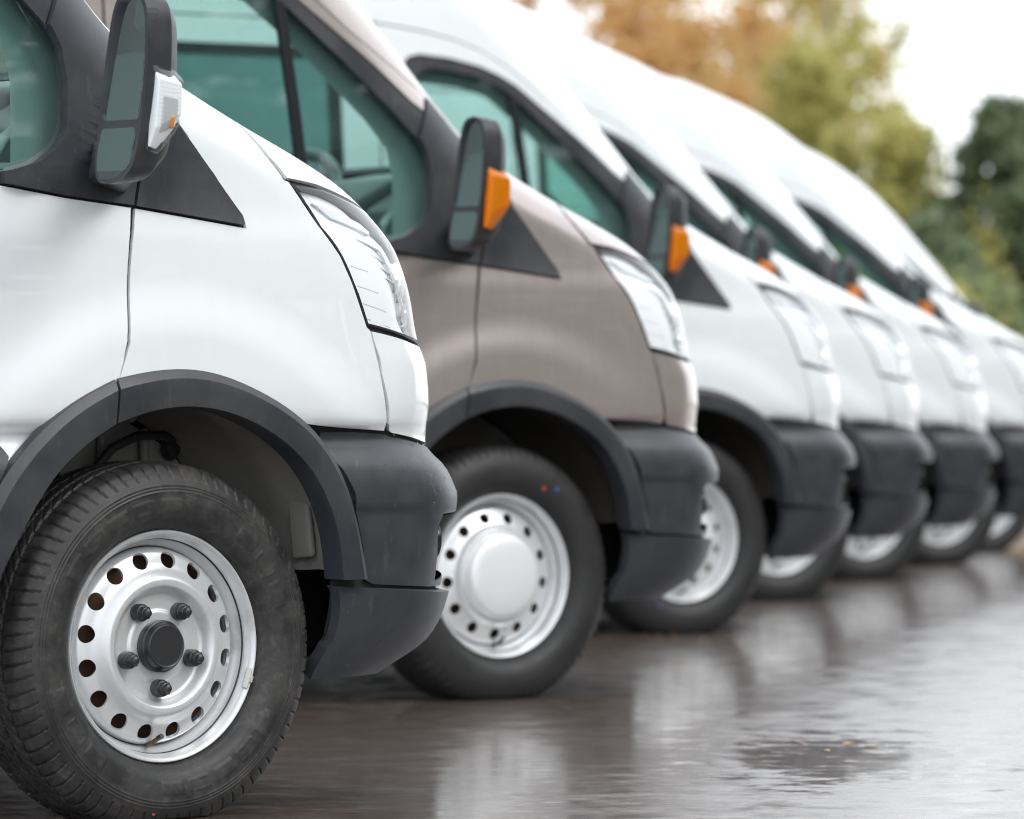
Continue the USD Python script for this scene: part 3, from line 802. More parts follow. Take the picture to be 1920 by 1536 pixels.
def build_mirror(parent, side, clear):
    """Tall two-glass door mirror: housing, frame, two glasses, side indicator, arm."""
    mir = group('door_mirror', parent)

    def put(name, t, mt, ang=35):
        v, f = tm(t)
        if side == 'L':
            v, f = mirrored(v, f)
        emit(name, mir, v, f, L[mt], ang)

    def tilt(t):
        t.vertices = np.array(t.vertices) + np.c_[(np.array(t.vertices)[:, 2] - 1.37) * .03, np.zeros((len(t.vertices), 2))]
        return t
    XR = -.325
    # outline in (Y, Z) seen from behind, inner bottom corner first
    out = [(-1.206, 1.205), (-1.224, 1.30), (-1.249, 1.432), (-1.272, 1.520), (-1.300, 1.538), (-1.345, 1.536), (-1.366, 1.515), (-1.371, 1.47), (-1.367, 1.385), (-1.350, 1.30), (-1.330, 1.238), (-1.305, 1.210), (-1.258, 1.196)]
    o = np.array(out)
    for _ in range(2):
        o = np.stack([o * .75 + np.roll(o, -1, 0) * .25, o * .25 + np.roll(o, -1, 0) * .75], 1).reshape(-1, 2)
    c = o.mean(0)
    back = c + (o - c) * [.93, .96]
    # shell: rear rim, then the rounded front of the housing, tapering forward
    front = c + [.004, .0] + (o - c) * [.62, .80]
    midp = c + (o - c) * [.90, .95]
    pts = [(XR + .012, *q) for q in back] + [(XR + .038, *q) for q in midp] + [(XR + .066, *q) for q in front]
    sh = hull(pts, .008)
    put('mirror_housing', sh, 'black', 45)
    # rim: ring standing proud at the rear, glasses set into it
    P = Polygon(o).buffer(.003)
    up_ = Polygon([(-2, 1.302), (-1, 1.312), (-1, 2), (-2, 2)])
    lo_ = Polygon([(-2, 1.288), (-1, 1.298), (-1, 1), (-2, 1)])
    g1 = P.buffer(-.008).intersection(up_).buffer(-.012).buffer(.012)
    g2 = P.buffer(-.008).intersection(lo_).buffer(-.012).buffer(.012)

    def slab(poly, x0, x1):
        e = trimesh.creation.extrude_polygon(poly, abs(x1 - x0))
        v = np.array(e.vertices)
        return trimesh.Trimesh(np.c_[min(x0, x1) + v[:, 2], v[:, 0], v[:, 1]], e.faces, process=False)
    ring = P.buffer(.001).buffer(-.004).buffer(.004).difference(g1).difference(g2)
    put('mirror_frame', slab(ring, XR - .014, XR + .010), 'black', 30)
    put('mirror_glass', tilt(slab(g1.buffer(.001), XR - .008, XR - .003)), 'mirror', 30)
    put('blind_spot_glass', tilt(slab(g2.buffer(.001), XR - .011, XR - .006)), 'mirror', 30)
    # indicator wrapped on the outer edge
    lens = [(XR + .004, -1.366, 1.403), (XR + .048, -1.350, 1.402), (XR + .006, -1.381, 1.384), (XR + .062, -1.369, 1.376), (XR + .004, -1.354, 1.258), (XR + .030, -1.336, 1.254),
            (XR + .006, -1.370, 1.290), (XR + .066, -1.362, 1.318), (XR + .054, -1.352, 1.290), (XR + .030, -1.338, 1.254), (XR + .066, -1.350, 1.35)]
    put('indicator', hull(lens, .007), 'lens' if clear else 'orange', 40)
    if clear:
        inner = [(a + .003, b + .004, z + (.004 if z < 1.33 else -.004)) for a, b, z in lens]
        put('indicator_reflector', hull(inner, .003), 'reflector', 40)
        put('lamp_core', hull([(a * .6 + (XR + .030) * .4 + .006, b * .55 + -1.358 * .45 - .004, z * .5 + 1.315 * .5) for a, b, z in lens], .002), 'lampgrey', 40)
        put('indicator_bulb', hull([(XR + .046, -1.366, 1.312), (XR + .048, -1.360, 1.298)], .0055), 'bulb', 40)
        ribs = [hull([(XR + .008, -1.387 + (1.385 - z) * .13, z), (XR + .060, -1.3755 + (1.385 - z) * .10, z - .003)], .0011) for z in np.linspace(1.300, 1.388, 13)]
        put('lens_rib', trimesh.util.concatenate(ribs), 'lens', 40)
    arm = hull([(-.18, -.985, 1.222), (-.12, -.985, 1.205), (-.17, -.985, 1.275), (-.25, -1.22, 1.235), (-.24, -1.22, 1.262), (-.27, -1.21, 1.258)], .014)
    put('mirror_arm', arm, 'black', 45)


def build_van(name, label, yaw, loc, colour, wheel_kind, clear, detail, dots=None, well='well', spin=0.0, glazed=False):
    van = thing(name, label, 'van', loc, yaw, 'vans parked in a diagonal row')
    co = detail == 0
    M_ = L[colour]

    def sk(nm, poly, mt, off=0.0, flange=.018, gap=.0032, side='R', push=None, parent=van):
        v, f, n = panel(poly, off, flange, gap, side, co, push)
        return emit(nm, parent, v, f, mt, n)
    # painted skin and black trim
    for sd_ in ('R', 'L'):
        sk('front_wing', P_['wing'], M_, side=sd_)
        door = sk('front_door', P_['door'], M_, side=sd_)
        sk('window_seal', P_['window_seal'], L['black'], off=-.004, side=sd_, gap=.0005, parent=door)
        front = P_['glass_all'].difference(XZ([(-1.3, 2.0), (-.70, 2.0), (-.612, 1.20), (-1.3, 1.1)]))
        rear = P_['glass_all'].difference(front)
        sk('door_glass', rear, L['glass'], off=-.012, flange=0, gap=0, side=sd_, parent=door)
        sk('quarter_glass', front, L['glass'], off=-.010, flange=0, gap=0, side=sd_, parent=door)
        sk('window_divider', grow(P_['glass_all'], .004).intersection(div), L['gloss'], off=-.004, gap=0, side=sd_, parent=door)
        sk('mirror_base_trim', P_['sail_door'], L['black'], off=.006, flange=.022, side=sd_, gap=.002,
           push=lambda p, q: .014 * np.exp(-((p[:, 2] - (1.205 + .35 * np.maximum(p[:, 0] + .34, 0) + 9 * np.maximum(p[:, 0] + .21, 0) ** 2)) / .020) ** 2) * sstep(-.42, -.34, p[:, 0]) * (1 - sstep(-.13, -.10, p[:, 0])))
        sk('wing_corner_trim', P_['sail_wing'], L['black'], off=.007, flange=.024, side=sd_, gap=.0015,
           push=lambda p, q: .010 * np.exp(-(((p[:, 0] - .0) / .07) ** 2 + ((p[:, 2] - 1.235) / .022) ** 2)))
        bs = sk('body_side', P_['side'] if glazed else P_['side'].union(P_['side_glass'].buffer(.03)), M_, side=sd_)
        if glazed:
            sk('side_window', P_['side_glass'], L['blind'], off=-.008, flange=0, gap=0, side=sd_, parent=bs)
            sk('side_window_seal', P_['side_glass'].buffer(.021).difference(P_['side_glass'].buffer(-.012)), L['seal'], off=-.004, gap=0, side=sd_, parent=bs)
        lamp = group('headlight', van)
        hl = P_['headlight']
        sk('lamp_seal', hl.difference(hl.buffer(-.0055)), L['seal'], off=-.002, gap=.0005, side=sd_, parent=lamp)
        sk('lamp_lens', hl.buffer(-.0045), L['lens'], off=.001, flange=0, gap=0, side=sd_, parent=lamp)
        sk('lamp_reflector', hl.buffer(-.003), L['reflector'], off=-.020, flange=-.017, gap=0, side=sd_, parent=lamp,
           push=lambda p, q: -.016 * sstep(.84, .70, q[:, 0]) * sstep(.93, .97, p[:, 2]) - .004 * np.cos((p[:, 2] - .95) * 40) * sstep(.80, .70, q[:, 0]))
        sk('daylight_strip', SZ([(.905, 1.192), (.892, 1.165), (.80, 1.137), (.785, 1.145), (.80, 1.160)]), L['lampgrey'], off=-.014, gap=0, side=sd_, parent=lamp)
        sk('lamp_bezel', SZ([(.86, 1.128), (.79, 1.105), (.752, 1.03), (.738, .955), (.715, .955), (.735, 1.04), (.765, 1.115), (.80, 1.138)]), L['chrome'], off=-.016, gap=0, side=sd_, parent=lamp)
        if detail:
            for z_, s0, s1 in ((1.120, .845, .79), (1.097, .838, .775), (1.073, .822, .768), (1.052, .81, .765), (1.070, .918, .876), (1.030, .918, .862), (.995, .915, .848), (.965, .910, .842)):
                sk('lamp_rib', SZ([(s0, z_), (s1, z_ - .018 * (s0 - s1) / .05 * .6), (s1, z_ - .0025 - .018 * (s0 - s1) / .05 * .6), (s0, z_ - .0025)]), L['lampgrey'], off=-.020, gap=0, flange=.004, side=sd_, parent=lamp)
        if detail:
            for (s_, z_, k_) in ((.775, 1.035, .010), (.765, 1.012, .008), (.745, .985, .012), (.728, .972, .009), (.757, .968, .008)):
                p, n = surf(s_, z_, -.018)
                v, f = tm(hull([p, p + [.006, 0, k_], p + [-.006, -.004, -k_]], .0035))
                if sd_ == 'L':
                    v, f = mirrored(v, f)
                emit('bulb_holder', lamp, v, f, L['dash'], 40)
        for (s_, z_, r_) in ((.70, 1.045, .045), (.66, .975, .032)):
            p, n = surf(s_, z_, -.030)
            dirn = np.array([.93, -.30, .05]); dirn /= np.linalg.norm(dirn)
            bowl = lathe([(r_, -.004), (r_ * .96, -.012), (r_ * .8, .012), (r_ * .45, .030), (.0005, .036)], 28)
            bowl.apply_transform(trimesh.geometry.align_vectors([0, -1, 0], dirn)); bowl.apply_translation(p)
            v, f = tm(bowl)
            if sd_ == 'L':
                v, f = mirrored(v, f)
            emit('lamp_bowl', lamp, v, f, L['chrome'], 40)
        v, f = strip(ARCH_OUT_F, ARCH_IN_F, sd_)
        emit('wheel_arch_trim', van, v, f, L['black'], 32)
        v, f = strip(ARCH_OUT_R, ARCH_IN_R, sd_)
        emit('wheel_arch_trim', van, v, f, L['black'], 32)
        sk('side_moulding', XZ([(-.40, .716), (-.385, .69), (-.47, .575), (-.52, .46), (-1.215, .46), (-1.215, .716)]), L['black'], off=.012, flange=.02, side=sd_)
        # wheel well
        curve = [(-.46, .30), (-.455, .44), (-.398, .551), (-.312, .68), (-.18, .772), (0, .808), (.128, .792), (.225, .752), (.31, .69), (.362, .62), (.395, .55), (.405, .47)]
        c_ = np.array(curve)
        l_ = np.concatenate([[0], np.cumsum(np.hypot(*np.diff(c_, axis=0).T))])
        u_ = np.linspace(0, l_[-1], 48)
        cx, cz = PchipInterpolator(l_, c_[:, 0])(u_), PchipInterpolator(l_, c_[:, 1])(u_)
        ys = np.array([-.985, -.96, -.90, -.86, -.80, -.72, -.64, -.56])
        bump = np.array([0, .004, .012, .002, .010, .016, .016, .012])
        rr = np.hypot(cx, cz - .36)
        V = np.stack([np.stack([cx * (1 + b / rr), np.full_like(cx, y), .36 + (cz - .36) * (1 + b / rr)], -1) for y, b in zip(ys, bump)])
        k, m_ = len(ys), len(cx)
        i, j = np.meshgrid(np.arange(k - 1), np.arange(m_ - 1), indexing='ij')
        f = tri(np.stack([i * m_ + j, i * m_ + j + 1, (i + 1) * m_ + j + 1, (i + 1) * m_ + j], -1).reshape(-1, 4))
        V = V.reshape(-1, 3)
        inner_p = Polygon(np.c_[cx, cz])
        wp, wf = clip_grid(inner_p, np.linspace(-.6, .6, 25), np.linspace(.2, 1, 17))
        V2 = np.c_[wp[:, 0], np.full(len(wp), -.565) - .012 * np.sin(wp[:, 0] * 24) * sstep(.5, .6, wp[:, 1]), wp[:, 1]]
        V, f = np.vstack([V, V2]), np.vstack([f, wf + len(V)])
        if sd_ == 'L':
            V, f = mirrored(V, f)
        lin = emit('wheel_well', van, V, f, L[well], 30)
        if detail == 2 and sd_ == 'R':
            for (a, b, c2) in ((.20, .775, -.575), (.33, .745, -.575), (.31, .662, -.575), (.40, .60, -.70)):
                bt = trimesh.util.concatenate([lathe([(.0005, -.016), (.005, -.015), (.006, -.006), (.014, -.005), (.016, .0)], 14)])
                bt.apply_translation([a, c2, b]); emit('well_bolt', lin, *tm(bt), L[well], 30)
            for (a, z0, z1) in ((.13, .60, .73), (.235, .60, .74), (.385, .56, .64)):
                emit('well_rib', lin, *tm(hull([(a, -.575, z0), (a, -.575, z1)], .010)), L[well], 40)
            emit('brake_hose', lin, *tm(tube([(.02, -.60, .58), (.07, -.62, .66), (.12, -.63, .712), (.18, -.63, .735), (.25, -.62, .735), (.285, -.60, .725)], .0095, 10)), L['cable'], 40)
            gr = lathe([(.0005, -.014), (.016, -.012), (.020, -.006), (.024, 0)], 18); gr.apply_translation([.292, -.585, .708]); emit('hose_grommet', lin, *tm(gr), L['cable'], 40)
            emit('suspension_strut', lin, *tm(hull([(-.02, -.62, .40), (-.04, -.60, .80)], .035)), L['cable'], 40)
            emit('liner_bracket', lin, *tm(hull([(.398, -.905, .505), (.400, -.855, .500), (.383, -.910, .598), (.385, -.862, .605)], .008)), L[well], 40)
            emit('liner_ledge', lin, *tm(hull([(.392, -.86, .640), (.392, -.60, .645), (.400, -.86, .632), (.400, -.60, .637)], .006)), L[well], 40)
        build_mirror(van, sd_, clear)
        # fog lamp in its recess
        fl = group('fog_lamp', van)
        sk('lamp_recess', fog, L['dark'], off=-.055, flange=-.053, gap=0, side=sd_, parent=fl)
        p, n = surf(.745, .518, -.040)
        dirn = np.array([.96, -.26, 0]); dirn /= np.linalg.norm(dirn)
        for nm, pr, mt in (('lamp_body', [(.036, .03), (.040, 0), (.040, -.010), (.0375, -.013)], 'gloss'), ('lamp_glass', [(.0375, -.012), (.034, -.0145), (.022, -.017), (.0005, -.018)], 'foglens')):
            g_ = lathe(pr, 28); g_.apply_transform(trimesh.geometry.align_vectors([0, -1, 0], dirn)); g_.apply_translation(p)
            v, f = tm(g_)
            if sd_ == 'L':
                v, f = mirrored(v, f)
            emit(nm, fl, v, f, L[mt], 40)
    sk('bonnet', P_['bonnet'], M_, side='C')
    sk('roof', P_['roof'], M_, side='C')
    sk('nose_panel', P_['corner'], M_, side='R'); sk('nose_panel', P_['corner'], M_, side='L')
    bmp = sk('front_bumper', P_['bumper'], L['bumper'], side='C', flange=.03)
    sk('bumper_lip', P_['chin'], L['bumper'], off=.0, flange=.03, side='C', parent=bmp,
       push=lambda p, q: .020 * sstep(.20, .40, p[:, 2]) * np.clip((.449 - p[:, 2]) / .016, 0, 1))
    gr = sk('grille', P_['grille'], L['gloss'], off=-.05, side='C')
    for z_ in (.76, .83, .90, .97, 1.04):
        sk('grille_bar', SZ([(0, z_), (.34, z_), (.34, z_ + .022), (0, z_ + .022)]), L['black'], off=-.004, flange=.04, gap=0, side='C', parent=gr)
    sk('cowl', P_['cowl'], L['black'], off=-.015, side='C')
    sk('windscreen', P_['windscreen'], L['screen'], off=-.006, flange=0, gap=.002, side='C')
    sk('windscreen_seal', P_['screen_seal'], L['gloss'], off=-.010, gap=0, side='C')
    sk('inner_shell', P_['inner'], L['dark'], off=-.008, flange=0, gap=0, side='R'); sk('inner_shell', P_['inner'], L['dark'], off=-.008, flange=0, gap=0, side='L')  # added black backing close under the skin, its colour shades the panel gaps
    for sd_ in ('R', 'L'):
        sk('cabin_lining', P_['inner'].intersection(SZ([(.9, 1.0), (4.6, .55), (4.6, 2.45), (.9, 2.45)])), L['liner'], off=-.034, flange=0, gap=0, side=sd_)
    # roof top, tail and floor close the body
    ss = np.concatenate([np.linspace(0, 1, 20), np.linspace(1.1, 4.70, 12)])
    top, _n = surf(ss, np.full(len(ss), 2.70))
    ring = np.vstack([top, (top * [1, -1, 1])[::-1]])
    cap = trimesh.Trimesh(np.vstack([ring, [[-3.0, 0, 2.72]]]), [[i, (i + 1) % len(ring), len(ring)] for i in range(len(ring))], process=False)
    emit('roof_top', van, *tm(cap), M_)
    zt = np.linspace(.40, 2.70, 24)
    tail, _n = surf(s_of(np.full(24, -4.42), zt), zt)
    tv = np.vstack([tail, tail * [1, -1, 1]])
    tf = np.array([[i, i + 1, i + 25] for i in range(23)] + [[i, i + 25, i + 24] for i in range(23)])
    emit('rear_doors', van, tv, tf, M_)
    emit('underbody', van, *tm(bx(-4.38, -.50, -.93, .93, .36, .50), bx(-.50, .80, -.50, .50, .30, .50), bx(-.12, .12, -.74, .74, .26, .36)), L['dark'])
    # cabin
    prof = Polygon([(.12, .86), (.14, 1.33), (.08, 1.37), (-.03, 1.37), (-.14, 1.32), (-.21, 1.22), (-.24, 1.10), (-.22, .95), (-.10, .86)]).buffer(-.02).buffer(.02)
    e = trimesh.creation.extrude_polygon(prof, 1.76)
    v = np.array(e.vertices); v = np.c_[v[:, 0], .88 - v[:, 2], v[:, 1]]
    dash = emit('dashboard', van, v, np.array(e.faces)[:, ::-1], L['dash'], 35)
    emit('instrument_hood', dash, *tm(hull([(-.10, -.58, 1.385), (-.10, -.26, 1.385), (.04, -.56, 1.41), (.04, -.28, 1.41), (-.18, -.54, 1.33), (-.18, -.30, 1.33)], .03)), L['dash'], 45)
    tv_ = np.linspace(-.3, math.pi + .3, 22)
    emit('door_pull', dash, *tm(tube([(-.235 + .10 * math.cos(a), -.875, 1.235 + .085 * math.sin(a)) for a in tv_], .013, 8)), L['trim'], 50)
    emit('screen_hood', dash, *tm(tube([(.02, .05 + .16 * math.cos(a), 1.42 + .09 * math.sin(a)) for a in np.linspace(0, math.pi, 16)], .02, 8)), L['dash'], 50)
    emit('side_vent', dash, *tm(hull([(-.22, -.85, 1.20), (-.22, -.62, 1.20), (-.06, -.85, 1.375), (-.06, -.62, 1.375), (-.20, -.84, 1.30), (-.20, -.64, 1.30)], .03)), L['dash'], 45)
    t = np.linspace(0, 2 * np.pi, 41)[:-1]
    ax = np.array([math.cos(math.radians(28)), 0, math.sin(math.radians(28))])
    e1, e2 = np.array([0, 1.0, 0]), np.cross(ax, [0, 1.0, 0])
    cw = np.array([-.33, -.42, 1.27])
    wheel_ring = np.array([cw + .19 * (math.cos(a) * e1 + math.sin(a) * e2) for a in t])
    sw = emit('steering_wheel', van, *tm(tube(wheel_ring, .016, 10, closed=True)), L['gloss'], 50)
    for a in (0, 180, 270):
        a = math.radians(a)
        emit('steering_spoke', sw, *tm(hull([cw + .03 * ax, cw + .18 * (math.cos(a) * e1 + math.sin(a) * e2)], [.022, .014])), L['gloss'], 50)
    emit('steering_column', sw, *tm(tube([cw, cw + ax * .2], .04, 12)), L['dash'], 40)
    for y0, y1 in ((.20, .68), (-.26, .14), (-.70, -.30)):
        st = group('seat', van)
        emit('seat_base', st, *tm(hull([(-.95, y0 + .06, .80), (-.95, y1 - .06, .80), (-.45, y0 + .06, .86), (-.45, y1 - .06, .86), (-.95, y0 + .06, .90), (-.95, y1 - .06, .90), (-.46, y0 + .06, .94), (-.46, y1 - .06, .94)], .05)), L['fabric'], 50)
        emit('seat_back', st, *tm(hull([(-.93, y0 + .06, .92), (-.93, y1 - .06, .92), (-1.06, y0 + .08, 1.50), (-1.06, y1 - .08, 1.50), (-.85, y0 + .06, .95), (-.85, y1 - .06, .95), (-.99, y0 + .09, 1.50), (-.99, y1 - .09, 1.50)], .05)), L['fabric'], 50)
        emit('headrest', st, *tm(hull([(-1.03, (y0 + y1) / 2 - .09, 1.62), (-1.03, (y0 + y1) / 2 + .09, 1.62), (-1.04, (y0 + y1) / 2 - .08, 1.76), (-1.04, (y0 + y1) / 2 + .08, 1.76)], .04)), L['fabric'], 50)
    emit('bulkhead', van, *tm(bx(-1.20, -1.17, -.86, .86, .55, 2.02)), L['trim'])
    emit('headliner', van, *tm(bx(-1.17, -.62, -.84, .84, 2.02, 2.05)), L['liner'])
    for sd_ in ('R', 'L'):
        pil = unary_union([XZ(GAP_LINE[:-2] + [(-.03, 1.44), (-.10, 1.20), (-1.15, 1.20)]), Polygon(np.vstack([roof_edge[len(roof_edge) // 3:], [(.585, 1.456), (.625, 1.60), (.66, 1.9), (.645, 2.02), (.70, 2.05)]])).buffer(.004)]).difference(XZ([(-1.04, 1.25), (-1.04, 1.90), (-.86, 1.885), (-.76, 1.858), (-.60, 1.735), (-.40, 1.555), (-.335, 1.48), (-.318, 1.40), (-.325, 1.25)]))
        sk('pillar_trim', pil, L['pillar'], off=-.060, flange=.0, gap=0, side=sd_)
        wst = P_['windscreen'].difference(P_['windscreen'].buffer(-.045))
    # wheels
    build_wheel(van, (0, -.877, .335), wheel_kind, 2 if detail == 2 else (1 if detail == 1 else 0), 'R', spin=spin, dots=dots)
    build_wheel(van, (0, .877, .335), wheel_kind, 0, 'L')
    build_wheel(van, (-3.3, -.877, .335), wheel_kind, 0, 'R')
    build_wheel(van, (-3.3, .877, .335), wheel_kind, 0, 'L')
    if detail == 2:
        rng = np.random.default_rng(5)
        ds = []
        for (s0, s1, z0, z1, n_) in ((.80, .88, .60, .72, 30), (.86, 1.02, .50, .74, 26), (.78, .98, .32, .42, 14)):
            for _ in range(n_):
                s_, z_ = rng.uniform(s0, s1), rng.uniform(z0, z1)
                p, n = surf(s_, z_, .0005 if z_ > .45 else .013)
                b = trimesh.creation.icosphere(1, rng.uniform(.0008, .0020)); b.apply_scale([1, 1, rng.uniform(.9, 1.7)]); b.apply_translation(p)
                ds.append(b)
        emit('rain_drops', van, *tm(*ds), L['drop'], 60, kind='stuff')
    return van


VANS = [
    ('delivery_van', 'nearest white van, bare wheel nuts round a black centre cap, clear mirror indicator', (0, 0, 0), 0.0),
    ('delivery_van', 'taupe brown metallic van parked just behind the nearest white van', (3.2695, 2.7982, .0127), -.0918),
    ('delivery_van', 'white van directly behind the taupe van, blue paint dot on its front tyre', (6.5105, 5.6211, .0192), -.1378),
    ('delivery_van', 'fourth van from the camera, white, second behind the taupe van', (9.3054, 8.0426, .0106), -.2281),
    ('delivery_van', 'fifth van from the camera, white, third behind the taupe van', (11.907, 10.2217, -.0051), -.2416),
    ('delivery_van', 'sixth van from the camera, white, last but one in the row', (14.4372, 12.1862, -.0120), -.3135),
    ('delivery_van', 'farthest white van, at the end of the row below the trees', (17.548, 15.012, -.0504), -.2600),
]
V_ = VANS
build_van(*V_[0][:2], V_[0][3], V_[0][2], 'white', 'open', True, 2, spin=math.radians(2), dots=[(-97, .318, 'red')])
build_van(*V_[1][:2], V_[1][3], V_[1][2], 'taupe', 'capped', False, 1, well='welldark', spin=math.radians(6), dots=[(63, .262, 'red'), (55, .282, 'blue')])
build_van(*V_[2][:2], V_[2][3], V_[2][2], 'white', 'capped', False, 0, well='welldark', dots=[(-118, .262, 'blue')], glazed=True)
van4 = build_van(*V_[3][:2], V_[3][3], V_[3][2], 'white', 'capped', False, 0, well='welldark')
for nm, lb, loc, yw in V_[4:]:
    p = thing(nm, lb, 'van', loc, yw, 'vans parked in a diagonal row')
    pr = stage.GetPrimAtPath(p)
    pr.GetReferences().AddInternalReference(van4)
    pr.SetInstanceable(True)

# ------------------------------------------------------------------ ground, verge, lawn
ROW = np.array([.7600, .6500])                    # along the line of the vans' noses
ROW /= np.linalg.norm(ROW)
_h = PchipInterpolator([-80, -10, 0, 4.3, 8.6, 12.3, 15.7, 18.9, 23.1, 30, 45, 400], [.006, .006, .006, .0180, .0245, .0160, .0005, -.0065, -.0450, -.085, -.115, -.115])


def ground_z(x, y):
    return _h(np.asarray(x) * ROW[0] + np.asarray(y) * ROW[1])


FWD = np.array([ROW[1], -ROW[0]])                  # away from the vans' noses
wet = mat('wet_asphalt', {
    'g': ('geometry', {}),
    'vx': ('vector_math', {'math_type': 'dot_product', 'vector2': (FWD[0], FWD[1], 0)}),
    'n1': ('noise_texture', {'scale': 1.3, 'detail': 6.0, 'roughness': .62}),
    'w1': ('math', {'math_type': 'multiply_add', 'value2': .9, 'value3': -1.415}),
    'e': ('math', {'math_type': 'add'}),
    'rough': ('map_range', {'range_type': 'smoothstep', 'from_min': .16, 'from_max': .62, 'to_min': .115, 'to_max': .225, 'clamp': True}),
    'n2': ('noise_texture', {'scale': 6.5, 'detail': 7.0, 'roughness': .68}),
    'r2': ('map_range', {'from_min': .36, 'from_max': .64, 'to_min': .55, 'to_max': 1.45}),
    'rm': ('math', {'math_type': 'multiply', 'use_clamp': True}),
    'pm': ('mapping', {'mapping_type': 'texture', 'location': (2.25, -.48, 0), 'rotation': (0, 0, math.radians(-40)), 'scale': (.33, .95, 1.0)}),
    'pl': ('vector_math', {'math_type': 'length'}),
    'pn': ('math', {'math_type': 'multiply_add', 'value2': 4.0}),
    'pk': ('map_range', {'range_type': 'smoothstep', 'from_min': 2.3, 'from_max': 3.1, 'to_min': .20, 'to_max': 1.0, 'clamp': True}),
    'rp': ('math', {'math_type': 'multiply'}),
    'grain': ('noise_texture', {'scale': 240.0, 'detail': 3.0, 'roughness': .6}),
    'stones': ('voronoi_texture', {'scale': 130.0}),
    'c': ('rgb_ramp', {'ramp': [(.2, (.015, .009, .007)), (.5, (.044, .027, .020)), (.85, (.10, .070, .053))]}),
    'b': ('bump', {'strength': .25, 'distance': .006}),
    'wb': ('noise_texture', {'scale': 30.0, 'detail': 4.0, 'roughness': .62}),
    'cb': ('bump', {'distance': .002}),
    'cs': ('map_range', {'from_min': .06, 'from_max': .17, 'to_min': .030, 'to_max': .0, 'clamp': True}),
    'p': ('principled_bsdf', {'roughness': .5, 'coat_weight': 1.0, 'coat_ior': 1.55, 'specular_ior_level': .5, 'distribution': 'multi_ggx'}),
}, [('g.position', 'vx.vector1'), ('g.position', 'n1.vector'), ('n1.fac', 'w1.value1'), ('vx.value', 'e.value1'), ('w1.value', 'e.value2'), ('e.value', 'rough.value'),
    ('g.position', 'n2.vector'), ('n2.fac', 'r2.value'), ('rough.result', 'rm.value1'), ('r2.result', 'rm.value2'), ('g.position', 'pm.vector'), ('pm.vector', 'pl.vector1'), ('n2.fac', 'pn.value1'), ('pl.value', 'pn.value3'), ('pn.value', 'pk.value'), ('rm.value', 'rp.value1'), ('pk.result', 'rp.value2'), ('rp.value', 'p.coat_roughness'),
    ('g.position', 'grain.vector'), ('g.position', 'stones.vector'), ('grain.fac', 'c.fac'), ('c.color', 'p.base_color'), ('stones.distance', 'b.height'), ('b.normal', 'p.normal'),
    ('g.position', 'wb.vector'), ('wb.fac', 'cb.height'), ('rm.value', 'cs.value'), ('cs.result', 'cb.strength'), ('cb.normal', 'p.coat_normal')])
gx = np.concatenate([np.linspace(-120, -12, 10), np.linspace(-10, 40, 101), np.linspace(45, 260, 16)])
gy = np.concatenate([np.linspace(-120, -14, 10), np.linspace(-12, 38, 101), np.linspace(42, 260, 16)])
X_, Y_ = np.meshgrid(gx, gy, indexing='ij')
V = np.stack([X_, Y_, ground_z(X_, Y_)], -1).reshape(-1, 3)
i, j = np.meshgrid(np.arange(len(gx) - 1), np.arange(len(gy) - 1), indexing='ij')
w_ = len(gy)
F_ = tri(np.stack([i * w_ + j, (i + 1) * w_ + j, (i + 1) * w_ + j + 1, i * w_ + j + 1], -1).reshape(-1, 4))
gp = emit('ground', '/World', V, F_, wet, True)
tag(stage.GetPrimAtPath(gp), 'dark wet asphalt of the parking lot, puddled and mirror-like', 'ground', kind='structure')

DIRC = np.array([math.sin(YAW), math.cos(YAW)])    # the way the row runs off, seen from the kerb of the lot
RC = np.array([math.cos(YAW), -math.sin(YAW)])


def at(depth, side):
    """A place in the lot: metres along the lot's long side and metres across it."""
    q = CAM[:2] + DIRC * depth + RC * side
    return q


soil = mat('verge_grass', {
    'g': ('geometry', {}), 'n': ('noise_texture', {'scale': 1.3, 'detail': 6.0, 'roughness': .65}),
    'c': ('rgb_ramp', {'ramp': [(.3, (.10, .07, .03)), (.5, (.16, .12, .045)), (.7, (.11, .12, .035))]}),
    'p': ('principled_bsdf', {'roughness': .9})}, [('g.position', 'n.vector'), ('n.fac', 'c.fac'), ('c.color', 'p.base_color')])
green = mat('lawn_grass', {
    'g': ('geometry', {}), 'n': ('noise_texture', {'scale': 2.0, 'detail': 5.0}),
    'c': ('rgb_ramp', {'ramp': [(.3, (.07, .14, .03)), (.7, (.13, .23, .05))]}),
    'p': ('principled_bsdf', {'roughness': .9})}, [('g.position', 'n.vector'), ('n.fac', 'c.fac'), ('c.color', 'p.base_color')])


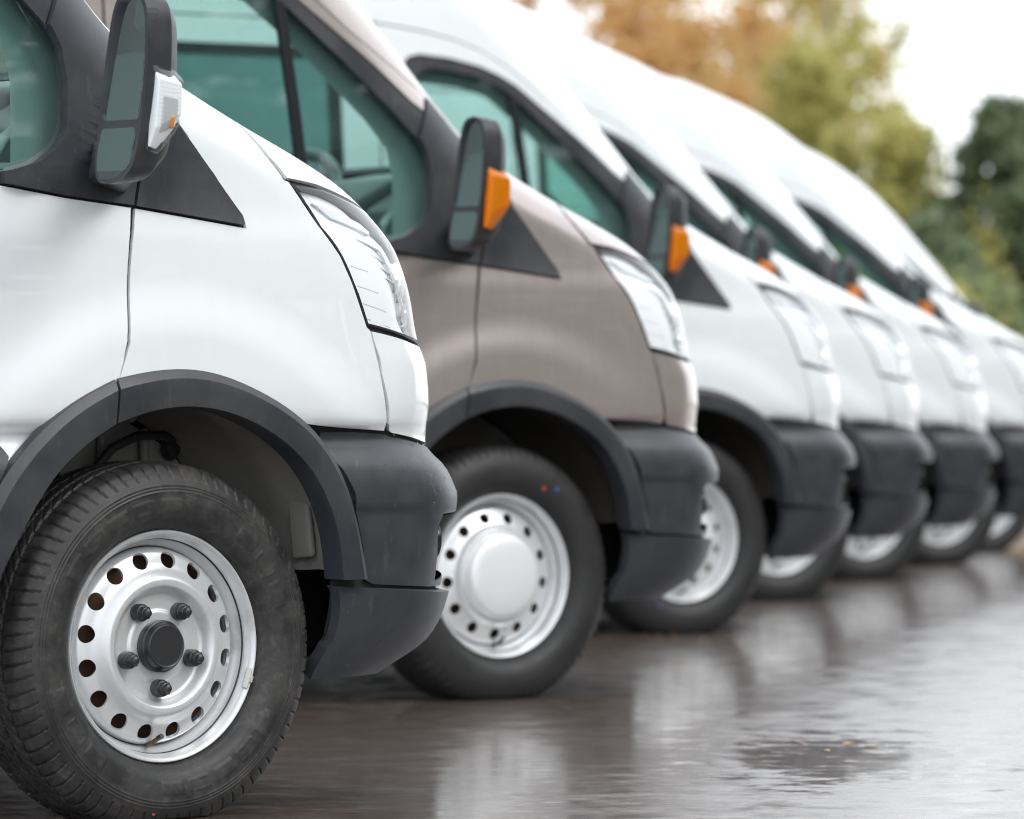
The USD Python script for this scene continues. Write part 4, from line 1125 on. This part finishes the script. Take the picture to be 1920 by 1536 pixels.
def bank(name, quad, rise, mt, label):
    """A strip of raised ground with a bevelled kerb edge: quad is four ground corners."""
    n_ = 24
    q = np.array(quad, float)
    uu, vv = np.meshgrid(np.linspace(0, 1, n_), np.linspace(0, 1, n_), indexing='ij')
    P = (q[0] * (1 - uu[..., None]) * (1 - vv[..., None]) + q[1] * uu[..., None] * (1 - vv[..., None]) + q[2] * uu[..., None] * vv[..., None] + q[3] * (1 - uu[..., None]) * vv[..., None])
    edge = np.minimum(np.minimum(uu, 1 - uu), np.minimum(vv, 1 - vv))
    z = ground_z(P[..., 0], P[..., 1]) - .05 + (rise + .05) * sstep(0, .06, edge) + .06 * np.sin(P[..., 0] * .7) * np.cos(P[..., 1] * .6) * sstep(0, .1, edge)
    V = np.c_[P.reshape(-1, 2), z.ravel()]
    i, j = np.meshgrid(np.arange(n_ - 1), np.arange(n_ - 1), indexing='ij')
    f = tri(np.stack([i * n_ + j, (i + 1) * n_ + j, (i + 1) * n_ + j + 1, i * n_ + j + 1], -1).reshape(-1, 4))
    fn = np.cross(V[f[:, 1]] - V[f[:, 0]], V[f[:, 2]] - V[f[:, 0]])
    if fn[:, 2].sum() < 0:
        f = f[:, ::-1]
    p = emit(name, '/World', V, f, mt, True)
    tag(stage.GetPrimAtPath(p), label, name.replace('_', ' '), kind='structure')


bank('grass_verge', [at(41, -30), at(41, 30), at(170, 60), at(170, -60)], .12, soil, 'rough brownish grass verge beyond the end of the lot')
nose = np.array([.9, -.6])
bank('lawn', [nose + FWD * 9 - ROW * 12, nose + FWD * 9 + ROW * 26, nose + FWD * 34 + ROW * 30, nose + FWD * 34 - ROW * 16], .12, green, 'mown lawn along the lot in front of the vans')

# ------------------------------------------------------------------ trees and bushes
def foliage(name, cols, trans):
    return mat(name, {
        'oi': ('object_info', {}), 'g': ('geometry', {}), 'n': ('noise_texture', {'scale': 1.1, 'detail': 4.0, 'roughness': .6}),
        'c': ('rgb_ramp', {'ramp': [(.25, cols[0]), (.5, cols[1]), (.75, cols[2])]}),
        'p': ('principled_bsdf', {'roughness': .6}), 't': ('translucent_bsdf', {}), 'm': ('mix_closure', {'fac': trans})},
        [('g.position', 'n.vector'), ('n.fac', 'c.fac'), ('c.color', 'p.base_color'), ('c.color', 't.color'), ('p.BSDF', 'm.closure1'), ('t.BSDF', 'm.closure2')], surface='m.closure')


FOL = {
    'orange': foliage('orange_leaves', [(.48, .28, .10), (.60, .37, .15), (.64, .45, .22)], .5),
    'yellow': foliage('yellow_brown_leaves', [(.46, .34, .13), (.56, .44, .19), (.60, .52, .26)], .5),
    'olive': foliage('olive_leaves', [(.30, .28, .09), (.42, .40, .13), (.50, .46, .17)], .5),
    'green': foliage('mid_green_leaves', [(.12, .15, .075), (.18, .22, .10), (.25, .28, .12)], .4),
    'pine': foliage('dark_pine_needles', [(.085, .125, .065), (.12, .165, .085), (.18, .21, .11)], .35),
    'brown': foliage('brown_leaves', [(.44, .24, .11), (.56, .33, .15), (.60, .42, .22)], .5),
}
bark = {'pale': simple('pale_bark', (.30, .27, .23), .85), 'dark': simple('dark_bark', (.07, .055, .045), .9)}


def leaf_cloud(rng, centres, radii, n, size, flat=1.0):
    k = rng.choice(len(centres), n, p=np.array(radii) ** 2 / np.sum(np.array(radii) ** 2))
    u = rng.normal(size=(n, 3)); u /= np.linalg.norm(u, axis=1, keepdims=True)
    c = np.array(centres)[k] + u * (np.array(radii)[k] * np.abs(rng.normal(.45, .42, n)))[:, None] * [1, 1, flat]
    a = rng.normal(size=(n, 3)); a /= np.linalg.norm(a, axis=1, keepdims=True)
    b = np.cross(a, rng.normal(size=(n, 3))); b /= np.linalg.norm(b, axis=1, keepdims=True)
    s = size * rng.uniform(.6, 1.4, n)[:, None]
    v = np.stack([c - a * s, c + b * s * .6, c + a * s, c - b * s * .6], 1).reshape(-1, 3)
    q = np.arange(n)[:, None] * 4 + [0, 1, 2, 3]
    return v, tri(q)


def tree(name, label, pos, h, spread, leaf, barkk, n, size, rng, first=.25, fill=1.0, grp=None, cat='tree'):
    z0 = float(ground_z(*pos)) - .05
    t = thing(name, label, cat, (*pos, z0), 0, grp)
    # trunk and limbs
    bend = rng.normal(0, .04 * h, 2)
    trunk = [np.array([bend[0] * u ** 2, bend[1] * u ** 2, h * .92 * u]) for u in np.linspace(0, 1, 9)]
    emit('trunk', t, *tm(tube(trunk, np.linspace(.011 * h + .02, .010, 9), 8)), L_bark[barkk], 60)
    limbs, cents, rads = [], [], []
    m_ = int(14 + h)
    for i in range(m_):
        u = first + (1 - first) * (i + rng.uniform(0, .8)) / m_
        o = np.array([np.interp(u, np.linspace(0, 1, 9), [p[c] for p in trunk]) for c in range(3)])
        az = rng.uniform(0, 2 * np.pi)
        r_ = spread * (1 - .75 * max(0, u - .35) / .65) * rng.uniform(.65, 1.1)
        tip = o + np.array([math.cos(az) * r_, math.sin(az) * r_, r_ * rng.uniform(.15, .6)])
        mid = (o + tip) / 2 + [0, 0, -.05 * r_]
        limbs.append(tube([o, mid, tip], [.02 + .012 * r_, .015 + .006 * r_, .008], 5))
        for w in (.55, .8, 1.0):
            cents.append(o + (tip - o) * w + rng.normal(0, .12 * spread, 3)); rads.append(max(.25, spread * rng.uniform(.16, .34) * (1.05 - .4 * u)) * fill)
    emit('limb', t, *tm(*limbs), L_bark[barkk], 60)
    v, f = leaf_cloud(rng, cents, rads, n, size)
    emit('crown', t, v, f, FOL[leaf], kind='stuff')
    return t


def conifer(name, label, pos, h, spread, rng, n=9000, grp=None):
    z0 = float(ground_z(*pos)) - .05
    t = thing(name, label, 'tree', (*pos, z0), 0, grp)
    emit('trunk', t, *tm(tube([(0, 0, h * u) for u in np.linspace(0, 1, 6)], np.linspace(.02 * h, .02, 6), 8)), L_bark['dark'], 60)
    cents, rads = [], []
    for i in range(int(h * 9)):
        u = rng.uniform(.08, 1.0)
        az = rng.uniform(0, 2 * np.pi)
        r_ = spread * (1 - u) ** .5 * rng.uniform(.2, 1.1) + .1
        cents.append((math.cos(az) * r_, math.sin(az) * r_, h * u - .12 * r_)); rads.append(.30 + .6 * spread * (1 - u) * rng.uniform(.35, .7))
    v, f = leaf_cloud(rng, cents, rads, n * 2, .12, .7)
    emit('crown', t, v, f, FOL['pine'], kind='stuff')


def bush(name, label, pos, h, w, leaf, n, rng, size=.13, grp=None):
    z0 = float(ground_z(*pos)) - .05
    t = thing(name, label, 'bush', (*pos, z0), 0, grp)
    cents, rads, stems = [], [], []
    for i in range(16):
        az, r_ = rng.uniform(0, 2 * np.pi), w * rng.uniform(.1, .8)
        zz = h * rng.uniform(.3, .85)
        c_ = np.array([math.cos(az) * r_, math.sin(az) * r_, zz])
        cents.append(c_); rads.append(min(zz * .8, w * rng.uniform(.25, .5)))
        stems.append(tube([(0, 0, 0), c_ * [.4, .4, .6], c_], [.04, .025, .01], 5))
    emit('stem', t, *tm(*stems), L_bark['dark'], 60)
    v, f = leaf_cloud(rng, cents, rads, n, size)
    v[:, 2] = np.maximum(v[:, 2], .02)
    emit('crown', t, v, f, FOL[leaf], kind='stuff')


L_bark = bark
rng = np.random.default_rng(11)
hq = nose + FWD * 24 + ROW * 9
ht = thing('hedge', 'tall dense hedge of dark conifers along the far side of the lawn', 'hedge', (*hq, float(ground_z(*hq)) - .05), math.atan2(ROW[1], ROW[0]))
hv, hf = leaf_cloud(rng, [(x, y, z) for x in np.linspace(-26, 26, 105) for y in (-.5, .5) for z in (.8, 2.2, 3.6, 5.0, 6.4, 7.8, 9.2, 10.6, 12.0)], [1.0] * 1890, 30000, .36)
emit('crown', ht, hv, hf, FOL['pine'], kind='stuff')
emit('stem', ht, *tm(*[hull([(x, 0, 0), (x, 0, 11.6)], .08) for x in np.linspace(-25.5, 25.5, 18)]), bark['dark'], 60, kind='stuff')
# (depth along the lot, across, height, spread, leaves, label)
T_ = [
    (92, .1, 15.0, 2.4, 'brown', 'rust brown autumn tree showing leftmost, just over the nearest roofs', 9000, .10, 1.2),
    (88, 2.0, 15.5, 2.8, 'orange', 'bright orange autumn tree above the white van roofs', 15000, .095, 1.2),
    (97, 4.4, 16.0, 2.0, 'yellow', 'thin yellow-brown tree right of the orange tree, sky showing through', 8000, .085, 1.2),
    (94, 5.9, 12.0, 1.7, 'olive', 'sparse olive tree with bare twigs against the sky', 3400, .085, 1.1),
    (100, 5.0, 13.5, 2.4, 'yellow', 'pale yellow-brown tree with thin twigs, just left of the open sky', 9000, .085, 1.3),
    (108, 6.6, 9.5, 2.2, 'olive', 'faint olive tree whose top thins out into the open sky', 5000, .08, 1.3),
    (104, 3.2, 17.0, 2.4, 'yellow', 'tall yellow-brown tree standing behind the orange tree', 9000, .09, 1.2),
]
for dep, sd_, h, sp, lf, lb, n_, sz, fl in T_:
    tree('autumn_tree', lb, at(dep, sd_), h, sp, lf, 'pale', n_, sz, rng, first=.12, fill=fl, grp='autumn trees beyond the lot')
G_ = [
    (86, 4.6, 7.2, 1.9, 'olive', 'yellow-green bushy tree below the sky gap, left of the dark trees', 13000),
    (84, 5.9, 5.9, 1.7, 'olive', 'low yellow-green tree just behind the farthest van roof', 15000),
    (95, 6.9, 6.0, 1.5, 'green', 'mid green rounded tree between the olive tree and the pines', 16000),
    (93, 3.4, 7.2, 2.0, 'yellow', 'yellow-brown bushy tree low behind the sixth and seventh van roofs', 11000),
]
for dep, sd_, h, sp, lf, lb, n_ in G_:
    tree('leafy_tree', lb, at(dep, sd_), h, sp, lf, 'dark', n_, .10, rng, first=.05, fill=1.55, grp='leafy trees beyond the lot')
conifer('pine_tree', 'tallest dark pine, near the right edge of the picture', at(84, 7.75), 5.9, 1.7, rng, 14000, 'dark pines beyond the lot')
conifer('pine_tree', 'dark pine cut by the right edge of the picture', at(86, 8.9), 5.7, 1.8, rng, 14000, 'dark pines beyond the lot')
conifer('pine_tree', 'shorter dark pine left of the tallest pine', at(80, 6.5), 4.1, 1.5, rng, 11000, 'dark pines beyond the lot')
B_ = [
    (74, 5.2, 3.4, 1.5, 'olive', 'olive bush beyond the farthest van windscreen'),
    (76, 6.5, 3.0, 1.3, 'green', 'dark green bush under the pines'),
    (70, 6.9, 2.1, 1.1, 'brown', 'rusty brown bush low at the right edge of the picture'),
]
for dep, sd_, h, w, lf, lb in B_:
    bush('bush', lb, at(dep, sd_), h, w, lf, 16000, rng, .09, grp='bushes on the verge')

# ------------------------------------------------------------------ fallen leaves on the wet asphalt
def leaf_mesh(a, s):
    t = np.linspace(0, np.pi, 7)
    left = np.c_[np.linspace(-1, 1, 7), .42 * np.sin(t), .10 * np.sin(t)]
    rightp = left * [1, -1, 1]
    v = np.vstack([left, rightp[1:-1], [[0, 0, .02]]]) * s
    v = np.vstack([v, v - [0, 0, .0012]])
    ring = list(range(7)) + [11, 10, 9, 8, 7]
    f = [[ring[k], ring[(k + 1) % 12], 12] for k in range(12)]
    f += [[b + 13, a_ + 13, 25] for a_, b, _ in f]
    c_, s_ = math.cos(a), math.sin(a)
    v = np.c_[v[:, 0] * c_ - v[:, 1] * s_, v[:, 0] * s_ + v[:, 1] * c_, v[:, 2] + .002]
    return v, np.array(f)


SPOTS = [(5.932, 4.56), (6.283, 4.855), (6.207, 4.679), (6.18, 4.584), (6.308, 4.654), (6.513, 4.662), (6.066, 4.22), (6.588, 4.659), (2.504, -.043), (2.361, -.292), (2.572, -.154), (2.536, -.256), (6.315, 3.732), (7.353, 5.429)]
lrng = np.random.default_rng(3)
for x, y in SPOTS:
    v, f = leaf_mesh(lrng.uniform(0, 6.28), lrng.uniform(.016, .028))
    lp = numbered('/World/fallen_leaf')
    g = usdkit.mesh(stage, lp, (v, f), L['leafy'], smooth=40)
    g.AddTranslateOp().Set(Gf.Vec3d(x, y, float(ground_z(x, y)) + .001))
    tag(g.GetPrim(), 'small yellow-brown fallen leaf lying flat on the wet asphalt', 'leaf', 'fallen leaves on the wet asphalt')
